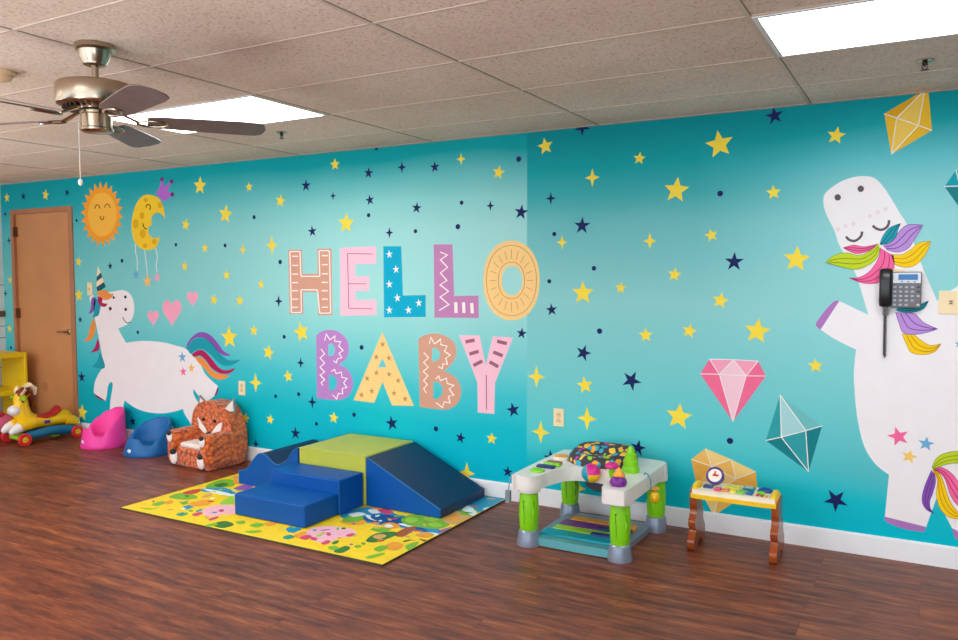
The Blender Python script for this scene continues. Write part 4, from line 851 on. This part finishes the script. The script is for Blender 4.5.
b = B(); b.ell((.385,-.07,.30),(.026,.03,.034), AY); lt = b.build('hanging_lion', ac, label='yellow hanging toy face'); b = B(); b.lathe([(.014,0),(.026,.006),(.026,.012),(.014,.014)], AO, 18, T_(.385,-.07,.34)); b.build('lion_mane', lt)
b = B(); b.tube([(-.325,-.30,.40),(-.345,-.33,.405),(-.362,-.345,.37),(-.37,-.35,.30)], [(.006,.003)]*4, SP, 8); b.box((-.384,-.362,.235),(-.356,-.338,.305), SP); b.build('side_strap', ac, bevel=.002)

# ------------------------------------------------------------------ toy piano
PW, PB = mat('piano_cream',(250,238,214),.35), mat('piano_brown',(160,72,24),.3,var=.15,vs=12,coat=.4)
tp = thing('toy_piano','small toy piano table with brown wavy legs beneath the pink gem','toy piano',(-.885,-.285,0), radians(0))
for s in (-1,1):
    pf = curve(P('-.10,.0 -.125,.02 -.13,.06 -.10,.085 -.085,.11 -.105,.135 -.11,.165 -.085,.19 -.075,.22 -.085,.26 -.075,.33 .02,.34 .03,.27 .045,.22 .075,.19 .07,.15 .09,.12 .115,.09 .12,.04 .10,.005 .06,.015 .03,.04 -.03,.04 -.06,.01'))
    b = B(); b.prism([p[:2] for p in pf], s*.0, s*.038, PB, T=T_(s*.195,0,0) @ Matrix(((0,0,1,0),(1,0,0,0),(0,1,0,0),(0,0,0,1)))); b.build('leg', tp, bevel=.007, seg=3, smooth=50)
    b = B(); b.ell((s*.205,-.02,.325),(.026,.085,.045), RY); b.build('end_cap', tp)
b = B(); b.prism([p[:2] for p in curve(P('-.205,-.09! -.19,-.115 .19,-.115 .205,-.09! .2,.075 .18,.10 -.18,.10 -.2,.075'))], .295, .318, RY); b.build('lower_tray', tp, bevel=.006, label='yellow rim')
b = B(); b.prism([p[:2] for p in curve(P('-.20,-.09! -.185,-.11 .185,-.11 .20,-.09! .195,.07 .175,.095 -.175,.095 -.195,.07'))], .318, .342, PW); b.build('top_tray', tp, bevel=.008)
for i, m in enumerate((mat('key_pink',(226,60,110),.3), mat('key_orange',(240,140,70),.3), mat('key_yellow',(240,220,60),.3), mat('key_green',(120,196,60),.3), mat('key_blue',(20,90,150),.3))):
    b = B(); b.box((-.105+.042*i,-.085,.342),(-.07+.042*i,-.03,.354), m); b.build('piano_key', tp, bevel=.004)
b = B(); b.lathe([(.045,-.012),(.05,-.006),(.05,.008),(.044,.012)], mat('piano_violet',(70,40,130),.3), 24, T_(-.125,.045,.392,rx=radians(62))); dl = b.build('dial', tp, label='violet clock dial toy')
b = B(); b.lathe([(.037,.012),(.036,.0135),(.001,.0135)], mat('dial_face',(250,240,226),.3), 24, T_(-.125,.045,.392,rx=radians(62))); b.build('dial_face', dl)
b = B(); b.box((-.004,-.004,.0135),(.004,.024,.017), RR, T_(-.125,.045,.392,rx=radians(62),rz=0)); b.box((-.012,-.004,.0135),(.02,.006,.017), RR, T_(-.125,.045,.392,rx=radians(62))); b.build('dial_hand', dl, label='red hand')
b = B(); b.box((-.17,-.05,.342),(-.12,-.01,.356), mat('piano_navy',(40,60,130),.3)); b.build('toggle', tp, bevel=.004)
b = B(); b.box((-.062,.0,.342),(.02,.055,.352), mat('piano_page',(220,214,70),.4)); b.build('page', tp, bevel=.003)
b = B(); b.box((.03,.005,.342),(.09,.06,.354), mat('piano_teal',(30,120,130),.3)); b.box((.038,.012,.354),(.082,.053,.356), mat('piano_aqua',(150,200,190),.3)); b.build('screen_button', tp, bevel=.003)
b = B(); b.ell((.145,.035,.343),(.042,.038,.022), mat('piano_blue',(16,70,140),.3)); b.build('dome_button', tp)
b = B(); b.lathe([(.02,.342),(.02,.352),(.016,.355)], GP, 14, T_(.135,-.03,0)); b.build('round_button', tp)
for i in range(3): b = B(); b.box((.115+.022*i,-.085,.342),(.132+.022*i,-.06,.35), (RR, mat('piano_red_brown',(150,60,30),.3), AO)[i]); b.build('small_button', tp, bevel=.003)
b = B(); b.ell((-.225,-.02,.17),(.006,.022,.022), mat('toy_navy_knob',(40,50,110),.3)); b.build('side_knob', tp)

# ------------------------------------------------------------------ light and view
w = bpy.data.worlds.new('daylight'); SC.world = w; w.use_nodes = True
bg = w.node_tree.nodes['Background']; bg.inputs[0].default_value = rgb(228,242,255); bg.inputs[1].default_value = 1.9
for x, y, e in ((-6.3,-4.2,270),(-2.6,-5.4,145),(.9,-5.4,130)):                 # three added fill spots behind the camera, aimed up to brighten the ceiling
    ld = bpy.data.lights.new('ceiling_fill_spot', 'SPOT'); ld.energy = e; ld.spot_size = radians(165); ld.spot_blend = .6; ld.shadow_soft_size = .35; ld.color = (.93,1,1)
    lo = bpy.data.objects.new('ceiling_fill_spot', ld); COL.objects.link(lo); lo.location = (x,y,.9); lo.rotation_euler = (pi,0,0)
vs_ = SC.view_settings; SC.display_settings.display_device = 'sRGB'; vs_.view_transform = 'Standard'; vs_.look = 'None'; vs_.gamma = 1; vs_.exposure = 0.65; vs_.use_curve_mapping = False
SC.cycles.use_denoising = True; SC.cycles.max_bounces = 8; SC.cycles.sample_clamp_indirect = 8
